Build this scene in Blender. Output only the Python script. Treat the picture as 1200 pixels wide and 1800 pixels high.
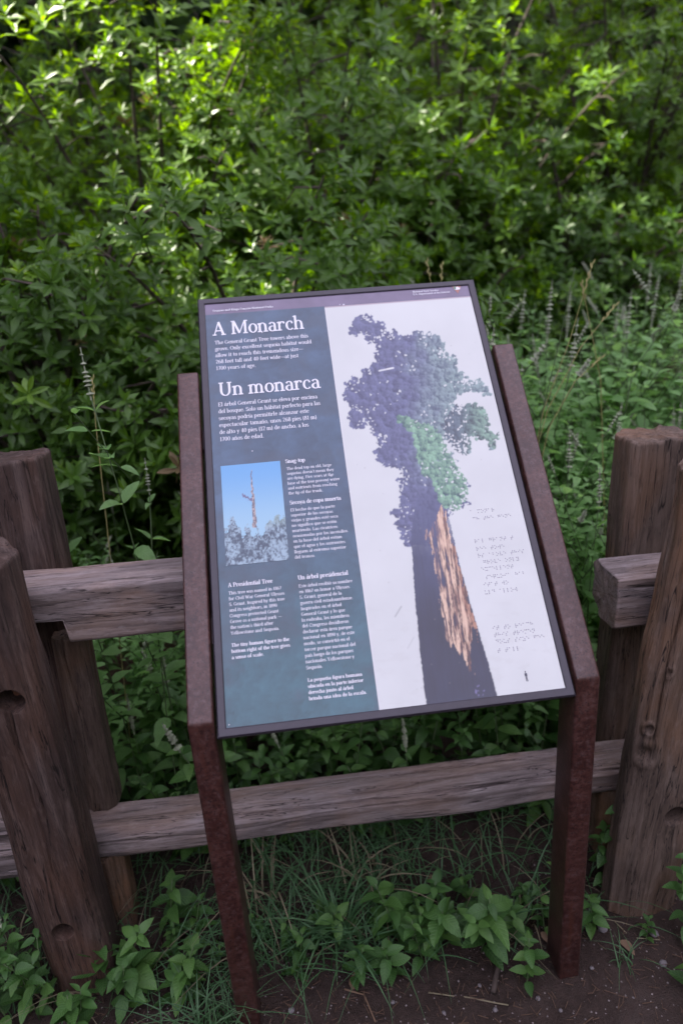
import bpy, math, random
import numpy as np
from mathutils import Vector, Matrix, Euler

for o in list(bpy.data.objects):
    bpy.data.objects.remove(o, do_unlink=True)
scene = bpy.context.scene
COL = scene.collection
rad = math.radians

# ------------------------------------------------------------------ camera
CAM_F = 1200.0                                    # focal length in pixels of the 1200 x 1800 photograph (24 mm on 36 mm)
CAM_C = np.array([-0.1616, -1.0206, 1.5211])
PITCH, YAW, ROLL = 0.3443, 0.0795, -0.0699
_fw = np.array([math.sin(YAW) * math.cos(PITCH), math.cos(YAW) * math.cos(PITCH), -math.sin(PITCH)])
_rt = np.array([math.cos(YAW), -math.sin(YAW), 0.0])
_up = np.cross(_rt, _fw)
CAM_R = math.cos(ROLL) * _rt + math.sin(ROLL) * _up
CAM_U = -math.sin(ROLL) * _rt + math.cos(ROLL) * _up
CAM_W = _fw
cam_data = bpy.data.cameras.new('camera')
cam = bpy.data.objects.new('camera', cam_data)
COL.objects.link(cam)
mw = Matrix.Identity(4)
for i in range(3):
    mw[i][0], mw[i][1], mw[i][2], mw[i][3] = CAM_R[i], CAM_U[i], -CAM_W[i], CAM_C[i]
cam.matrix_world = mw
cam_data.sensor_fit = 'VERTICAL'
cam_data.sensor_height = 36.0
cam_data.sensor_width = 24.0
cam_data.lens = 24.0
cam_data.clip_start = 0.05
cam_data.clip_end = 400.0
cam_data.dof.use_dof = True
cam_data.dof.focus_distance = 1.42
cam_data.dof.aperture_fstop = 1.8
scene.camera = cam

# ------------------------------------------------------------------ light
SUN_EL, SUN_AZ = rad(52), rad(-68)               # azimuth measured from +Y towards +X
SUN_DIR = np.array([math.sin(SUN_AZ) * math.cos(SUN_EL), math.cos(SUN_AZ) * math.cos(SUN_EL), math.sin(SUN_EL)])
world = bpy.data.worlds.new('World')
scene.world = world
world.use_nodes = True
wn, wl = world.node_tree.nodes, world.node_tree.links
wn.clear()
w_out = wn.new('ShaderNodeOutputWorld')
w_bg = wn.new('ShaderNodeBackground')
w_sky = wn.new('ShaderNodeTexSky')
w_sky.sky_type = 'NISHITA'
w_sky.sun_disc = False
w_sky.sun_elevation = SUN_EL
w_sky.sun_rotation = SUN_AZ
w_sky.altitude = 1900
w_sky.air_density = 1.0
w_sky.dust_density = 2.5
w_mix = wn.new('ShaderNodeMix')
w_mix.data_type = 'RGBA'
w_mix.inputs['Factor'].default_value = 0.72
w_mix.inputs['B'].default_value = (3.5, 3.08, 3.68, 1)     # lavender-white tint mixed in to tame the blue sky light
wl.new(w_sky.outputs['Color'], w_mix.inputs['A'])
wl.new(w_mix.outputs['Result'], w_bg.inputs['Color'])
w_bg.inputs['Strength'].default_value = 0.15
wl.new(w_bg.outputs['Background'], w_out.inputs['Surface'])
sun_data = bpy.data.lights.new('sun', 'SUN')
sun_data.energy = 5.0
sun_data.angle = rad(0.5)
sun_data.color = (1.0, 0.93, 0.80)
sun = bpy.data.objects.new('sun', sun_data)
COL.objects.link(sun)
sun.rotation_euler = Vector(-SUN_DIR).to_track_quat('-Z', 'Y').to_euler()
sun.location = (-16, 8, 22)
scene.view_settings.view_transform = 'Standard'
scene.view_settings.look = 'None'
scene.view_settings.exposure = 2.65
scene.view_settings.gamma = 1.0
scene.view_settings.use_curve_mapping = False
scene.render.engine = 'CYCLES'
scene.cycles.max_bounces = 8
scene.cycles.diffuse_bounces = 3
scene.cycles.transparent_max_bounces = 4

# ------------------------------------------------------------------ pixel rays
def ray(u, v):
    d = CAM_W + CAM_R * (u - 600) / CAM_F - CAM_U * (v - 900) / CAM_F
    return d
def on_plane(u, v, p0, n):
    d = ray(u, v)
    t = np.dot(np.asarray(p0) - CAM_C, n) / np.dot(d, n)
    return CAM_C + t * d
def on_y(u, v, y):
    return on_plane(u, v, (0, y, 0), np.array([0, 1.0, 0]))
def on_z(u, v, z=0.0):
    return on_plane(u, v, (0, 0, z), np.array([0, 0, 1.0]))
def project(P):
    d = np.asarray(P) - CAM_C
    z = d @ CAM_W
    return np.stack([600 + CAM_F * (d @ CAM_R) / z, 900 - CAM_F * (d @ CAM_U) / z], -1)

# ------------------------------------------------------------------ numpy noise
def _hash(i, j, k, s):
    n = (i.astype(np.int64) * 374761393 + j.astype(np.int64) * 668265263 + k.astype(np.int64) * 2147483647 + s * 1274126177) & 0xFFFFFFFF
    n = ((n ^ (n >> 13)) * 1274126177) & 0xFFFFFFFF
    n = ((n ^ (n >> 15)) * 2246822519) & 0xFFFFFFFF
    return ((n ^ (n >> 16)) & 0xFFFFFF) / float(0xFFFFFF)
def vnoise(x, y, z=0.0, seed=0):
    x, y, z = np.broadcast_arrays(np.asarray(x, float), np.asarray(y, float), np.asarray(z, float))
    i, j, k = np.floor(x).astype(np.int64), np.floor(y).astype(np.int64), np.floor(z).astype(np.int64)
    fx, fy, fz = x - i, y - j, z - k
    fx, fy, fz = fx * fx * (3 - 2 * fx), fy * fy * (3 - 2 * fy), fz * fz * (3 - 2 * fz)
    r = 0
    for a in (0, 1):
        wa = fx if a else 1 - fx
        for b in (0, 1):
            wb = fy if b else 1 - fy
            for c in (0, 1):
                wc = fz if c else 1 - fz
                r = r + wa * wb * wc * _hash(i + a, j + b, k + c, seed)
    return r * 2 - 1
def fbm(x, y, z=0.0, oct=4, seed=0, gain=0.5):
    a, r, f = 1.0, 0.0, 1.0
    for o in range(oct):
        r = r + a * vnoise(np.asarray(x) * f, np.asarray(y) * f, np.asarray(z) * f, seed + o * 17)
        a *= gain
        f *= 2.03
    return r
def sstep(a, b, x):
    t = np.clip((np.asarray(x, float) - a) / (b - a), 0, 1)
    return t * t * (3 - 2 * t)

# ------------------------------------------------------------------ mesh helpers
def mesh_np(name, V, F, mat, smooth=False, cols=None):
    me = bpy.data.meshes.new(name)
    V = np.asarray(V, np.float32).reshape(-1, 3)
    if isinstance(F, np.ndarray):
        k = F.shape[1]
        me.vertices.add(len(V))
        me.vertices.foreach_set('co', V.ravel())
        me.loops.add(F.size)
        me.loops.foreach_set('vertex_index', F.astype(np.int32).ravel())
        me.polygons.add(len(F))
        me.polygons.foreach_set('loop_start', np.arange(0, F.size, k, dtype=np.int32))
        me.polygons.foreach_set('loop_total', np.full(len(F), k, np.int32))
        me.update(calc_edges=True)
    else:
        me.from_pydata(V.tolist(), [], [list(f) for f in F])
        me.update()
    if smooth:
        me.polygons.foreach_set('use_smooth', np.ones(len(me.polygons), bool))
    if cols is not None:
        at = me.color_attributes.new('Col', 'FLOAT_COLOR', 'POINT')
        c = np.ones((len(V), 4), np.float32)
        c[:, :3] = cols
        at.data.foreach_set('color', c.ravel())
    me.materials.append(mat)
    me.validate()
    return me
def obj(name, me, parent=None, M=None):
    o = bpy.data.objects.new(name, me)
    COL.objects.link(o)
    if parent is not None:
        o.parent = parent
    if M is not None:
        o.matrix_basis = M
    return o
def empty(name, loc, rz=0.0, s=1.0, tilt=(0, 0)):
    o = bpy.data.objects.new(name, None)
    COL.objects.link(o)
    o.empty_display_size = 0.05
    o.location = loc
    o.rotation_euler = (tilt[0], tilt[1], rz)
    o.scale = (s, s, s)
    return o
def tag(o, label=None, cat=None, group=None, kind=None):
    if label: o['label'] = label
    if cat: o['category'] = cat
    if group: o['group'] = group
    if kind: o['kind'] = kind
    return o
class MB:
    def __init__(self):
        self.v, self.f = [], []
    def add(self, V, F):
        n = len(self.v)
        self.v += [tuple(p) for p in V]
        self.f += [tuple(i + n for i in f) for f in F]
    def box(self, c, s, M=None):
        x, y, z = s[0] / 2, s[1] / 2, s[2] / 2
        V = [Vector((a * x, b * y, d * z)) for a in (-1, 1) for b in (-1, 1) for d in (-1, 1)]
        if M is not None: V = [M @ p for p in V]
        V = [p + Vector(c) for p in V]
        self.add(V, [(0, 1, 3, 2), (4, 6, 7, 5), (0, 4, 5, 1), (2, 3, 7, 6), (0, 2, 6, 4), (1, 5, 7, 3)])
    def tube(self, pts, radii, n=6, cap=True):
        pts = [Vector(p) for p in pts]
        base = len(self.v)
        ref = Vector((0.31, 0.77, 0.2))
        for i, p in enumerate(pts):
            t = (pts[min(i + 1, len(pts) - 1)] - pts[max(i - 1, 0)])
            if t.length < 1e-9: t = Vector((0, 0, 1))
            t.normalize()
            a = t.cross(ref)
            if a.length < 1e-3: a = t.cross(Vector((1, 0, 0)))
            a.normalize()
            b = t.cross(a)
            for k in range(n):
                an = 2 * math.pi * k / n
                self.v.append(tuple(p + (a * math.cos(an) + b * math.sin(an)) * radii[i]))
        for i in range(len(pts) - 1):
            for k in range(n):
                k2 = (k + 1) % n
                self.f.append((base + i * n + k, base + i * n + k2, base + (i + 1) * n + k2, base + (i + 1) * n + k))
        if cap:
            self.f.append(tuple(base + k for k in reversed(range(n))))
            self.f.append(tuple(base + (len(pts) - 1) * n + k for k in range(n)))
    def mesh(self, name, mat, smooth=False):
        return mesh_np(name, self.v, self.f, mat, smooth)

# ------------------------------------------------------------------ materials
def srgb(*c):
    return tuple(((x / 255) / 12.92 if x / 255 <= 0.04045 else ((x / 255 + 0.055) / 1.055) ** 2.4) for x in c)
class NT:
    def __init__(self, name):
        self.m = bpy.data.materials.new(name)
        self.m.use_nodes = True
        self.n = self.m.node_tree.nodes
        self.l = self.m.node_tree.links
        self.b = self.n['Principled BSDF']
        self.out = self.n['Material Output']
    def new(self, t, **kw):
        nd = self.n.new(t)
        for k, v in kw.items(): setattr(nd, k, v)
        return nd
    def link(self, a, b): self.l.new(a, b)
    def coord(self, scale=(1, 1, 1), which='Object'):
        tc = self.new('ShaderNodeTexCoord')
        mp = self.new('ShaderNodeMapping')
        mp.inputs['Scale'].default_value = scale
        self.link(tc.outputs[which], mp.inputs['Vector'])
        return mp.outputs['Vector']
    def noise(self, vec, scale, detail=4, rough=0.55, dist=0.0):
        nd = self.new('ShaderNodeTexNoise')
        nd.inputs['Scale'].default_value = scale
        nd.inputs['Detail'].default_value = detail
        nd.inputs['Roughness'].default_value = rough
        nd.inputs['Distortion'].default_value = dist
        self.link(vec, nd.inputs['Vector'])
        return nd.outputs['Fac']
    def ramp(self, fac, stops):
        nd = self.new('ShaderNodeValToRGB')
        el = nd.color_ramp.elements
        while len(el) < len(stops): el.new(0.5)
        for e, (p, c) in zip(el, stops):
            e.position = p
            e.color = (*c, 1) if len(c) == 3 else c
        self.link(fac, nd.inputs['Fac'])
        return nd.outputs['Color']
    def mix(self, fac, a, b, mode='MIX'):
        nd = self.new('ShaderNodeMix', data_type='RGBA', blend_type=mode)
        for s, v in (('Factor', fac), ('A', a), ('B', b)):
            if hasattr(v, 'is_linked') or isinstance(v, bpy.types.NodeSocket): self.link(v, nd.inputs[s])
            elif s == 'Factor': nd.inputs[s].default_value = v
            else: nd.inputs[s].default_value = (*v, 1)
        return nd.outputs['Result']
    def bump(self, h, strength=0.4, dist=0.002):
        nd = self.new('ShaderNodeBump')
        nd.inputs['Strength'].default_value = strength
        nd.inputs['Distance'].default_value = dist
        self.link(h, nd.inputs['Height'])
        self.link(nd.outputs['Normal'], self.b.inputs['Normal'])
    def col(self, s): self.link(s, self.b.inputs['Base Color'])
    def set(self, **kw):
        for k, v in kw.items(): self.b.inputs[k.replace('_', ' ')].default_value = v

def leaf_mat(name, c_dark, c_mid, c_light, trans=0.42, rough=0.45, vein=False, spec=0.4):
    t = NT(name)
    oi = t.new('ShaderNodeObjectInfo')
    geo = t.new('ShaderNodeNewGeometry')
    nz = t.noise(geo.outputs['Position'], 9.0, 3)
    nf = t.noise(geo.outputs['Position'], 70.0, 3)
    ad = t.new('ShaderNodeMath', operation='MULTIPLY_ADD')
    t.link(oi.outputs['Random'], ad.inputs[0]); ad.inputs[1].default_value = 0.55
    mu = t.new('ShaderNodeMath', operation='MULTIPLY_ADD')
    t.link(nz, mu.inputs[0]); mu.inputs[1].default_value = 0.55; mu.inputs[2].default_value = -0.05
    t.link(mu.outputs[0], ad.inputs[2])
    c = t.ramp(ad.outputs[0], [(0.08, c_dark), (0.5, c_mid), (0.95, c_light)])
    c = t.mix(t.ramp(nf, [(0.45, (0, 0, 0)), (0.75, (0.35, 0.35, 0.35))]), c, tuple(x * 0.55 for x in c_mid))
    t.col(c)
    t.set(Roughness=rough)
    t.b.inputs['Specular IOR Level'].default_value = spec
    tr = t.new('ShaderNodeBsdfTranslucent')
    hs = t.new('ShaderNodeHueSaturation')
    hs.inputs['Hue'].default_value = 0.482
    hs.inputs['Saturation'].default_value = 1.15
    hs.inputs['Value'].default_value = 1.7
    t.link(c, hs.inputs['Color'])
    t.link(hs.outputs['Color'], tr.inputs['Color'])
    ms = t.new('ShaderNodeMixShader')
    ms.inputs[0].default_value = trans
    t.link(t.b.outputs[0], ms.inputs[1]); t.link(tr.outputs[0], ms.inputs[2])
    t.link(ms.outputs[0], t.out.inputs['Surface'])
    if vein:
        tc = t.new('ShaderNodeTexCoord')
        sp = t.new('ShaderNodeSeparateXYZ'); t.link(tc.outputs['Object'], sp.inputs[0])
        def mth(op, a, b=None):
            nd = t.new('ShaderNodeMath', operation=op)
            for i_, x_ in enumerate((a, b)):
                if x_ is None: continue
                if isinstance(x_, (int, float)): nd.inputs[i_].default_value = x_
                else: t.link(x_, nd.inputs[i_])
            return nd.outputs[0]
        ax = mth('ABSOLUTE', sp.outputs['X'])
        ph = mth('MULTIPLY', mth('SUBTRACT', sp.outputs['Y'], mth('MULTIPLY', ax, 0.9)), 52.0)
        vn = mth('POWER', mth('MULTIPLY', mth('ADD', mth('SINE', ph), 1.0), 0.5), 6.0)
        rib = t.ramp(ax, [(0.008, (1, 1, 1)), (0.02, (0, 0, 0))])
        mx = mth('MAXIMUM', vn, rib)
        lt = t.new('ShaderNodeMix', data_type='RGBA')
        t.link(mth('MULTIPLY', mx, 0.16), lt.inputs['Factor']); t.link(c, lt.inputs['A']); lt.inputs['B'].default_value = (*[min(1, x * 1.5 + .03) for x in c_light], 1)
        t.col(lt.outputs['Result'])
        t.bump(mth('MULTIPLY', mx, -1.0), 0.5, 0.0012)
    else:
        t.bump(nf, 0.25, 0.001)
    return t.m

def plain_mat(name, c, rough=0.6, metal=0.0, var=0.0, nscale=40):
    t = NT(name)
    t.set(Roughness=rough, Metallic=metal)
    if var:
        nz = t.noise(t.coord(), nscale, 4)
        t.col(t.ramp(nz, [(0.3, tuple(x * (1 - var) for x in c)), (0.7, tuple(min(1, x * (1 + var)) for x in c))]))
        t.bump(nz, 0.15, 0.001)
    else:
        t.b.inputs['Base Color'].default_value = (*c, 1)
    return t.m

def wood_mat(name, c_dark, c_mid, c_light, c_warm, warm=0.35, seed=0.0):
    t = NT(name)
    oi = t.new('ShaderNodeObjectInfo')
    tc = t.new('ShaderNodeTexCoord')
    off = t.new('ShaderNodeVectorMath', operation='ADD')
    t.link(tc.outputs['Object'], off.inputs[0])
    sc = t.new('ShaderNodeVectorMath', operation='SCALE')
    cx = t.new('ShaderNodeCombineXYZ')
    for i in range(3): t.link(oi.outputs['Random'], cx.inputs[i])
    t.link(cx.outputs[0], sc.inputs[0]); sc.inputs['Scale'].default_value = 13.0 + seed
    t.link(sc.outputs[0], off.inputs[1])
    def mapped(s):
        mp = t.new('ShaderNodeMapping'); mp.inputs['Scale'].default_value = s
        t.link(off.outputs[0], mp.inputs['Vector']); return mp.outputs[0]
    fine = t.noise(mapped((270, 270, 20)), 1.0, 6, 0.7, 0.6)
    mid = t.noise(mapped((30, 30, 2.4)), 1.0, 7, 0.68, 1.6)
    big = t.noise(mapped((6, 6, 2.6)), 1.0, 4, 0.55, 0.8)
    dots = t.noise(mapped((90, 90, 40)), 1.0, 4, 0.6)
    ck = t.noise(mapped((42, 42, 2.6)), 1.0, 4, 0.55, 0.5)
    sb = t.new('ShaderNodeMath', operation='SUBTRACT'); t.link(ck, sb.inputs[0]); sb.inputs[1].default_value = 0.56
    ab = t.new('ShaderNodeMath', operation='ABSOLUTE'); t.link(sb.outputs[0], ab.inputs[0])
    line = t.ramp(ab.outputs[0], [(0.0, (1, 1, 1)), (0.012, (0, 0, 0))])
    c = t.ramp(mid, [(0.25, c_dark), (0.5, c_mid), (0.8, c_light)])
    c = t.mix(t.ramp(big, [(0.45, (0, 0, 0)), (0.72, (warm, warm, warm))]), c, c_warm)
    c = t.mix(t.ramp(big, [(0.28, (0.55, 0.55, 0.55)), (0.46, (0, 0, 0))]), c, c_dark)
    c = t.mix(t.ramp(fine, [(0.34, (0.55, 0.55, 0.55)), (0.50, (0, 0, 0))]), c, tuple(x * 0.6 for x in c_dark))
    c = t.mix(t.ramp(dots, [(0.56, (0, 0, 0)), (0.75, (0.35, 0.35, 0.35))]), c, c_light)
    c = t.mix(line, c, tuple(x * 0.18 for x in c_dark))
    t.col(c)
    t.set(Roughness=0.78)
    t.b.inputs['Specular IOR Level'].default_value = 0.3
    ad = t.new('ShaderNodeMath', operation='ADD')
    t.link(fine, ad.inputs[0])
    iv = t.new('ShaderNodeMath', operation='MULTIPLY'); t.link(line, iv.inputs[0]); iv.inputs[1].default_value = -1.2
    t.link(iv.outputs[0], ad.inputs[1])
    t.bump(ad.outputs[0], 0.5, 0.0020)
    return t.m

def rust_mat():
    t = NT('weathering_steel')
    v = t.coord()
    a = t.noise(v, 16, 5, 0.6)
    b = t.noise(v, 260, 3, 0.6)
    c_ = t.noise(t.coord((60, 60, 4)), 1.0, 4, 0.6)
    m = t.noise(v, 95, 5, 0.7)
    c = t.ramp(a, [(0.3, (0.030, 0.009, 0.007)), (0.55, (0.058, 0.021, 0.016)), (0.8, (0.090, 0.042, 0.035))])
    c = t.mix(t.ramp(m, [(0.50, (0, 0, 0)), (0.68, (0.5, 0.5, 0.5))]), c, (0.110, 0.072, 0.072))
    c = t.mix(t.ramp(m, [(0.36, (0.8, 0.8, 0.8)), (0.47, (0, 0, 0))]), c, (0.024, 0.008, 0.008))
    c = t.mix(t.ramp(b, [(0.36, (0.8, 0.8, 0.8)), (0.46, (0, 0, 0))]), c, (0.014, 0.006, 0.006))
    c = t.mix(t.ramp(c_, [(0.60, (0, 0, 0)), (0.8, (0.6, 0.6, 0.6))]), c, (0.085, 0.026, 0.012))
    t.col(c)
    t.set(Roughness=0.42, Metallic=0.0)
    t.b.inputs['Specular IOR Level'].default_value = 0.5
    t.bump(b, 0.3, 0.0008)
    return t.m

def soil_mat():
    t = NT('dusty_soil')
    v = t.coord()
    a = t.noise(v, 3.0, 6, 0.65)
    b = t.noise(v, 60, 5, 0.7)
    d = t.noise(v, 320, 3, 0.6)
    c = t.ramp(a, [(0.3, (0.020, 0.014, 0.011)), (0.55, (0.040, 0.029, 0.024)), (0.8, (0.072, 0.055, 0.047))])
    c = t.mix(t.ramp(b, [(0.4, (0.6, 0.6, 0.6)), (0.6, (0, 0, 0))]), c, (0.055, 0.037, 0.030))
    c = t.mix(t.ramp(d, [(0.66, (0, 0, 0)), (0.78, (0.55, 0.55, 0.55))]), c, (0.30, 0.26, 0.25))
    # needle duff under the thicket and up the slope: this part of the ground is another material
    geo = t.new('ShaderNodeNewGeometry')
    sp = t.new('ShaderNodeSeparateXYZ'); t.link(geo.outputs['Position'], sp.inputs[0])
    mr = t.new('ShaderNodeMapRange'); mr.inputs['From Min'].default_value = 0.7; mr.inputs['From Max'].default_value = 1.8
    t.link(sp.outputs['Y'], mr.inputs['Value'])
    duff = t.ramp(t.noise(v, 35, 5, 0.7), [(0.3, (0.055, 0.030, 0.020)), (0.6, (0.13, 0.075, 0.050)), (0.8, (0.23, 0.15, 0.11))])
    c = t.mix(mr.outputs[0], c, duff)
    t.col(c)
    t.set(Roughness=0.95)
    t.b.inputs['Specular IOR Level'].default_value = 0.15
    ad = t.new('ShaderNodeMath', operation='ADD'); t.link(b, ad.inputs[0]); t.link(d, ad.inputs[1])
    t.bump(ad.outputs[0], 1.0, 0.007)
    return t.m

def print_mat(name, rough=0.32):
    t = NT(name)
    at = t.new('ShaderNodeAttribute'); at.attribute_name = 'Col'
    v = t.coord()
    smear = t.noise(v, 14, 5, 0.65, 1.5)
    t.col(at.outputs['Color'])
    t.link(t.ramp(smear, [(0.3, (rough * 0.95,) * 3), (0.75, (rough * 1.25,) * 3)]), t.b.inputs['Roughness'])
    t.b.inputs['Specular IOR Level'].default_value = 0.6
    return t.m

M_SHRUB = leaf_mat('shrub_leaf', (0.030, 0.078, 0.012), (0.074, 0.160, 0.020), (0.145, 0.262, 0.028), 0.45, 0.42, spec=0.4)
M_HERB = leaf_mat('herb_leaf', (0.095, 0.195, 0.060), (0.175, 0.335, 0.110), (0.260, 0.430, 0.175), 0.52, 0.5, vein=True)
M_COVER = leaf_mat('ground_cover_leaf', (0.022, 0.064, 0.014), (0.048, 0.125, 0.026), (0.095, 0.195, 0.040), 0.28, 0.5, vein=True)
M_GRASS = leaf_mat('grass_blade', (0.030, 0.075, 0.030), (0.055, 0.13, 0.048), (0.10, 0.17, 0.08), 0.25, 0.5)
M_DRY = leaf_mat('dry_grass_blade', (0.10, 0.085, 0.05), (0.19, 0.165, 0.10), (0.30, 0.265, 0.17), 0.2, 0.7)
M_CONIFER = leaf_mat('conifer_needle', (0.014, 0.032, 0.012), (0.03, 0.058, 0.02), (0.05, 0.08, 0.028), 0.1, 0.6)
M_SPIKE = plain_mat('flower_spike', (0.21, 0.235, 0.155), 0.8, var=0.4, nscale=140)
M_STEM = plain_mat('green_stem', (0.07, 0.11, 0.04), 0.6, var=0.3)
M_STALK = plain_mat('straw_stalk', (0.30, 0.27, 0.10), 0.6, var=0.25)
M_BRANCH = plain_mat('shrub_bark', (0.048, 0.034, 0.026), 0.85, var=0.4, nscale=30)
M_RUST = rust_mat()
M_SOIL = soil_mat()
M_WOOD_A = wood_mat('weathered_wood_dark', (0.018, 0.011, 0.009), (0.050, 0.032, 0.026), (0.130, 0.096, 0.083), (0.130, 0.058, 0.028), 0.4)
M_WOOD_B = wood_mat('weathered_wood_grey', (0.068, 0.052, 0.048), (0.185, 0.152, 0.145), (0.330, 0.288, 0.280), (0.25, 0.140, 0.070), 0.45, 3.0)
M_WOOD_C = wood_mat('weathered_wood_brown', (0.034, 0.023, 0.018), (0.098, 0.069, 0.053), (0.195, 0.150, 0.122), (0.195, 0.095, 0.040), 0.55, 7.0)
M_BOLT = plain_mat('galvanised_bolt', (0.42, 0.42, 0.44), 0.45, 0.8, var=0.3, nscale=120)
M_BOLT_RUST = plain_mat('rusty_bolt', (0.16, 0.07, 0.04), 0.7, 0.4, var=0.4, nscale=120)
M_FRAME = plain_mat('dark_frame_metal', (0.026, 0.022, 0.031), 0.42, 0.1, var=0.12, nscale=60)
M_PRINT = print_mat('panel_print', 0.30)
M_TEXT = plain_mat('white_print', (0.62, 0.62, 0.66), 0.4)
M_DOT = plain_mat('braille_dot', (0.24, 0.23, 0.28), 0.4)
M_STONE = plain_mat('pebble_stone', (0.135, 0.122, 0.122), 0.85, var=0.35, nscale=60)
M_GRIT = plain_mat('soil_grit', (0.16, 0.135, 0.128), 0.9, var=0.75, nscale=25)
M_BARK_RED = wood_mat('red_bark', (0.06, 0.026, 0.018), (0.17, 0.078, 0.052), (0.28, 0.15, 0.11), (0.24, 0.11, 0.06), 0.3)
M_DEAD = leaf_mat('dead_leaf', (0.06, 0.035, 0.022), (0.13, 0.08, 0.05), (0.22, 0.15, 0.09), 0.15, 0.8)
M_YELLOW = plain_mat('yellow_petal', (0.55, 0.40, 0.02), 0.6)

# ------------------------------------------------------------------ ground
def gz(x, y):
    x = np.asarray(x, float); y = np.asarray(y, float)
    hill = np.maximum(y - 2.2, 0)
    h = 0.16 * hill + 0.012 * hill ** 1.5
    h = np.minimum(h, 9.0 + 0.02 * hill)
    h = h + 0.03 * fbm(x * 0.8, y * 0.8, 0, 3, 5) * sstep(0.3, 1.5, y)
    h = h + 0.010 * fbm(x * 5, y * 5, 0, 4, 9) + 0.05 * sstep(0.15, 0.5, y)
    return h - 0.004
def axis(lo, a, b, hi, fine, grow=1.13):
    mid = list(np.arange(a, b, fine))
    up, s, p = [], fine, b
    while p < hi:
        up.append(p); s *= grow; p += s
    dn, s, p = [], fine, a - fine
    while p > lo:
        dn.append(p); s *= grow; p -= s
    return np.array(sorted(dn) + mid + up + [hi])
gx = axis(-90, -1.2, 1.2, 90, 0.012)
gy = axis(-60, -0.5, 0.7, 120, 0.012)
GX, GY = np.meshgrid(gx, gy)
GZ = gz(GX, GY) + 0.0060 * fbm(GX * 38, GY * 38, 0, 3, 33) * (np.abs(GX) < 1.6) * (np.abs(GY) < 1.2)
def grid_faces(nr, nc):
    a = np.arange(nr * nc).reshape(nr, nc)
    return np.stack([a[:-1, :-1], a[:-1, 1:], a[1:, 1:], a[1:, :-1]], -1).reshape(-1, 4)
ground = obj('ground', mesh_np('ground', np.stack([GX, GY, GZ], -1), grid_faces(*GX.shape), M_SOIL, True))
tag(ground, kind='structure')
def gz1(x, y): return float(gz(np.array([x]), np.array([y]))[0])

# ------------------------------------------------------------------ interpretive sign
SW, SH, ST, SZB = 0.655, 0.9798, 0.8259, 0.7528
P_A = np.array([0, math.cos(ST), math.sin(ST)])
P_N = np.array([0, -math.sin(ST), math.cos(ST)])
P_B = np.array([0, 0, SZB])
PM = Matrix(((1, 0, 0, 0), (0, P_A[1], P_N[1], 0), (0, P_A[2], P_N[2], SZB), (0, 0, 0, 1)))
PW = -0.003                                           # print surface sits 3 mm below the frame lip
def pan(u, v, w=PW):                                 # photo pixel -> panel coordinates (metres)
    p = on_plane(u, v, P_B + P_N * w, P_N) - P_B
    return float(p[0]), float(p @ P_A)
sign = empty('interpretive_sign', (0, 0, 0))
tag(sign, 'tilted park information panel in dark frame on two rusty steel legs before the fence', 'sign')

def extrude_profile(poly, x0, x1, mat, name, bev=0.005, seg=3):
    import bmesh
    bm = bmesh.new()
    a = [bm.verts.new((x0, p[0], p[1])) for p in poly]
    b = [bm.verts.new((x1, p[0], p[1])) for p in poly]
    n = len(poly)
    bm.faces.new(a); bm.faces.new(list(reversed(b)))
    for i in range(n):
        bm.faces.new((a[i], b[i], b[(i + 1) % n], a[(i + 1) % n]))
    bmesh.ops.recalc_face_normals(bm, faces=bm.faces)
    bmesh.ops.bevel(bm, geom=list(bm.edges), offset=bev, segments=seg, affect='EDGES', profile=0.5)
    me = bpy.data.meshes.new(name)
    bm.to_mesh(me); bm.free()
    me.materials.append(mat)
    me.polygons.foreach_set('use_smooth', np.ones(len(me.polygons), bool))
    me.set_sharp_from_angle(angle=rad(35))
    return me
LEG_Y0, LEG_D, LEG_W, LEG_G, ARM_W = 0.013, 0.074, 0.0465, 0.0045, 0.007
def arm_pt(v, w):
    p = P_B + P_A * v + P_N * w
    return (p[1], p[2])
def leg_mesh(x0, x1, v_end, name):
    z_m = SZB + (LEG_Y0 * math.sin(ST) + ARM_W) / math.cos(ST)
    wb = ARM_W - 0.062
    yb = LEG_Y0 + LEG_D
    z_i = SZB + (yb * math.sin(ST) + wb) / math.cos(ST)
    poly = [(LEG_Y0, -0.06), (LEG_Y0, z_m), arm_pt(v_end, ARM_W), arm_pt(v_end, wb), (yb, z_i), (yb, -0.06)]
    return extrude_profile(poly, x0, x1, M_RUST, name)
v_l = pan(330, 654, ARM_W)[1]
v_r = pan(892, 603, ARM_W)[1]
obj('leg', leg_mesh(-SW / 2 - LEG_G - LEG_W, -SW / 2 - LEG_G, v_l, 'leg'), sign)
obj('leg', leg_mesh(SW / 2 + LEG_G, SW / 2 + LEG_G + LEG_W, v_r, 'leg_b'), sign)
for v in (0.2, 0.62):
    mb = MB()
    mb.box((0, v, -0.034), (SW + 2 * LEG_G + 0.012, 0.05, 0.02))
    obj('crossbar', mb.mesh('crossbar', M_RUST), sign, PM)

# frame: four mitred bars with a bevelled lip
FWD = 0.0165
def frame_mesh():
    prof = [(0.0, -0.014), (0.0, -0.003), (0.003, 0.0), (FWD - 0.002, 0.0), (FWD, -0.0015), (FWD, -0.006)]   # (inset, w)
    V, F = [], []
    for ins, w in prof:
        V += [(-SW / 2 + ins, ins, w), (SW / 2 - ins, ins, w), (SW / 2 - ins, SH - ins, w), (-SW / 2 + ins, SH - ins, w)]
    k = len(prof)
    for i in range(k - 1):
        for c in range(4):
            d = (c + 1) % 4
            F.append((i * 4 + c, i * 4 + d, (i + 1) * 4 + d, (i + 1) * 4 + c))
    return mesh_np('frame', V, F, M_FRAME)
obj('frame', frame_mesh(), sign, PM)

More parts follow.
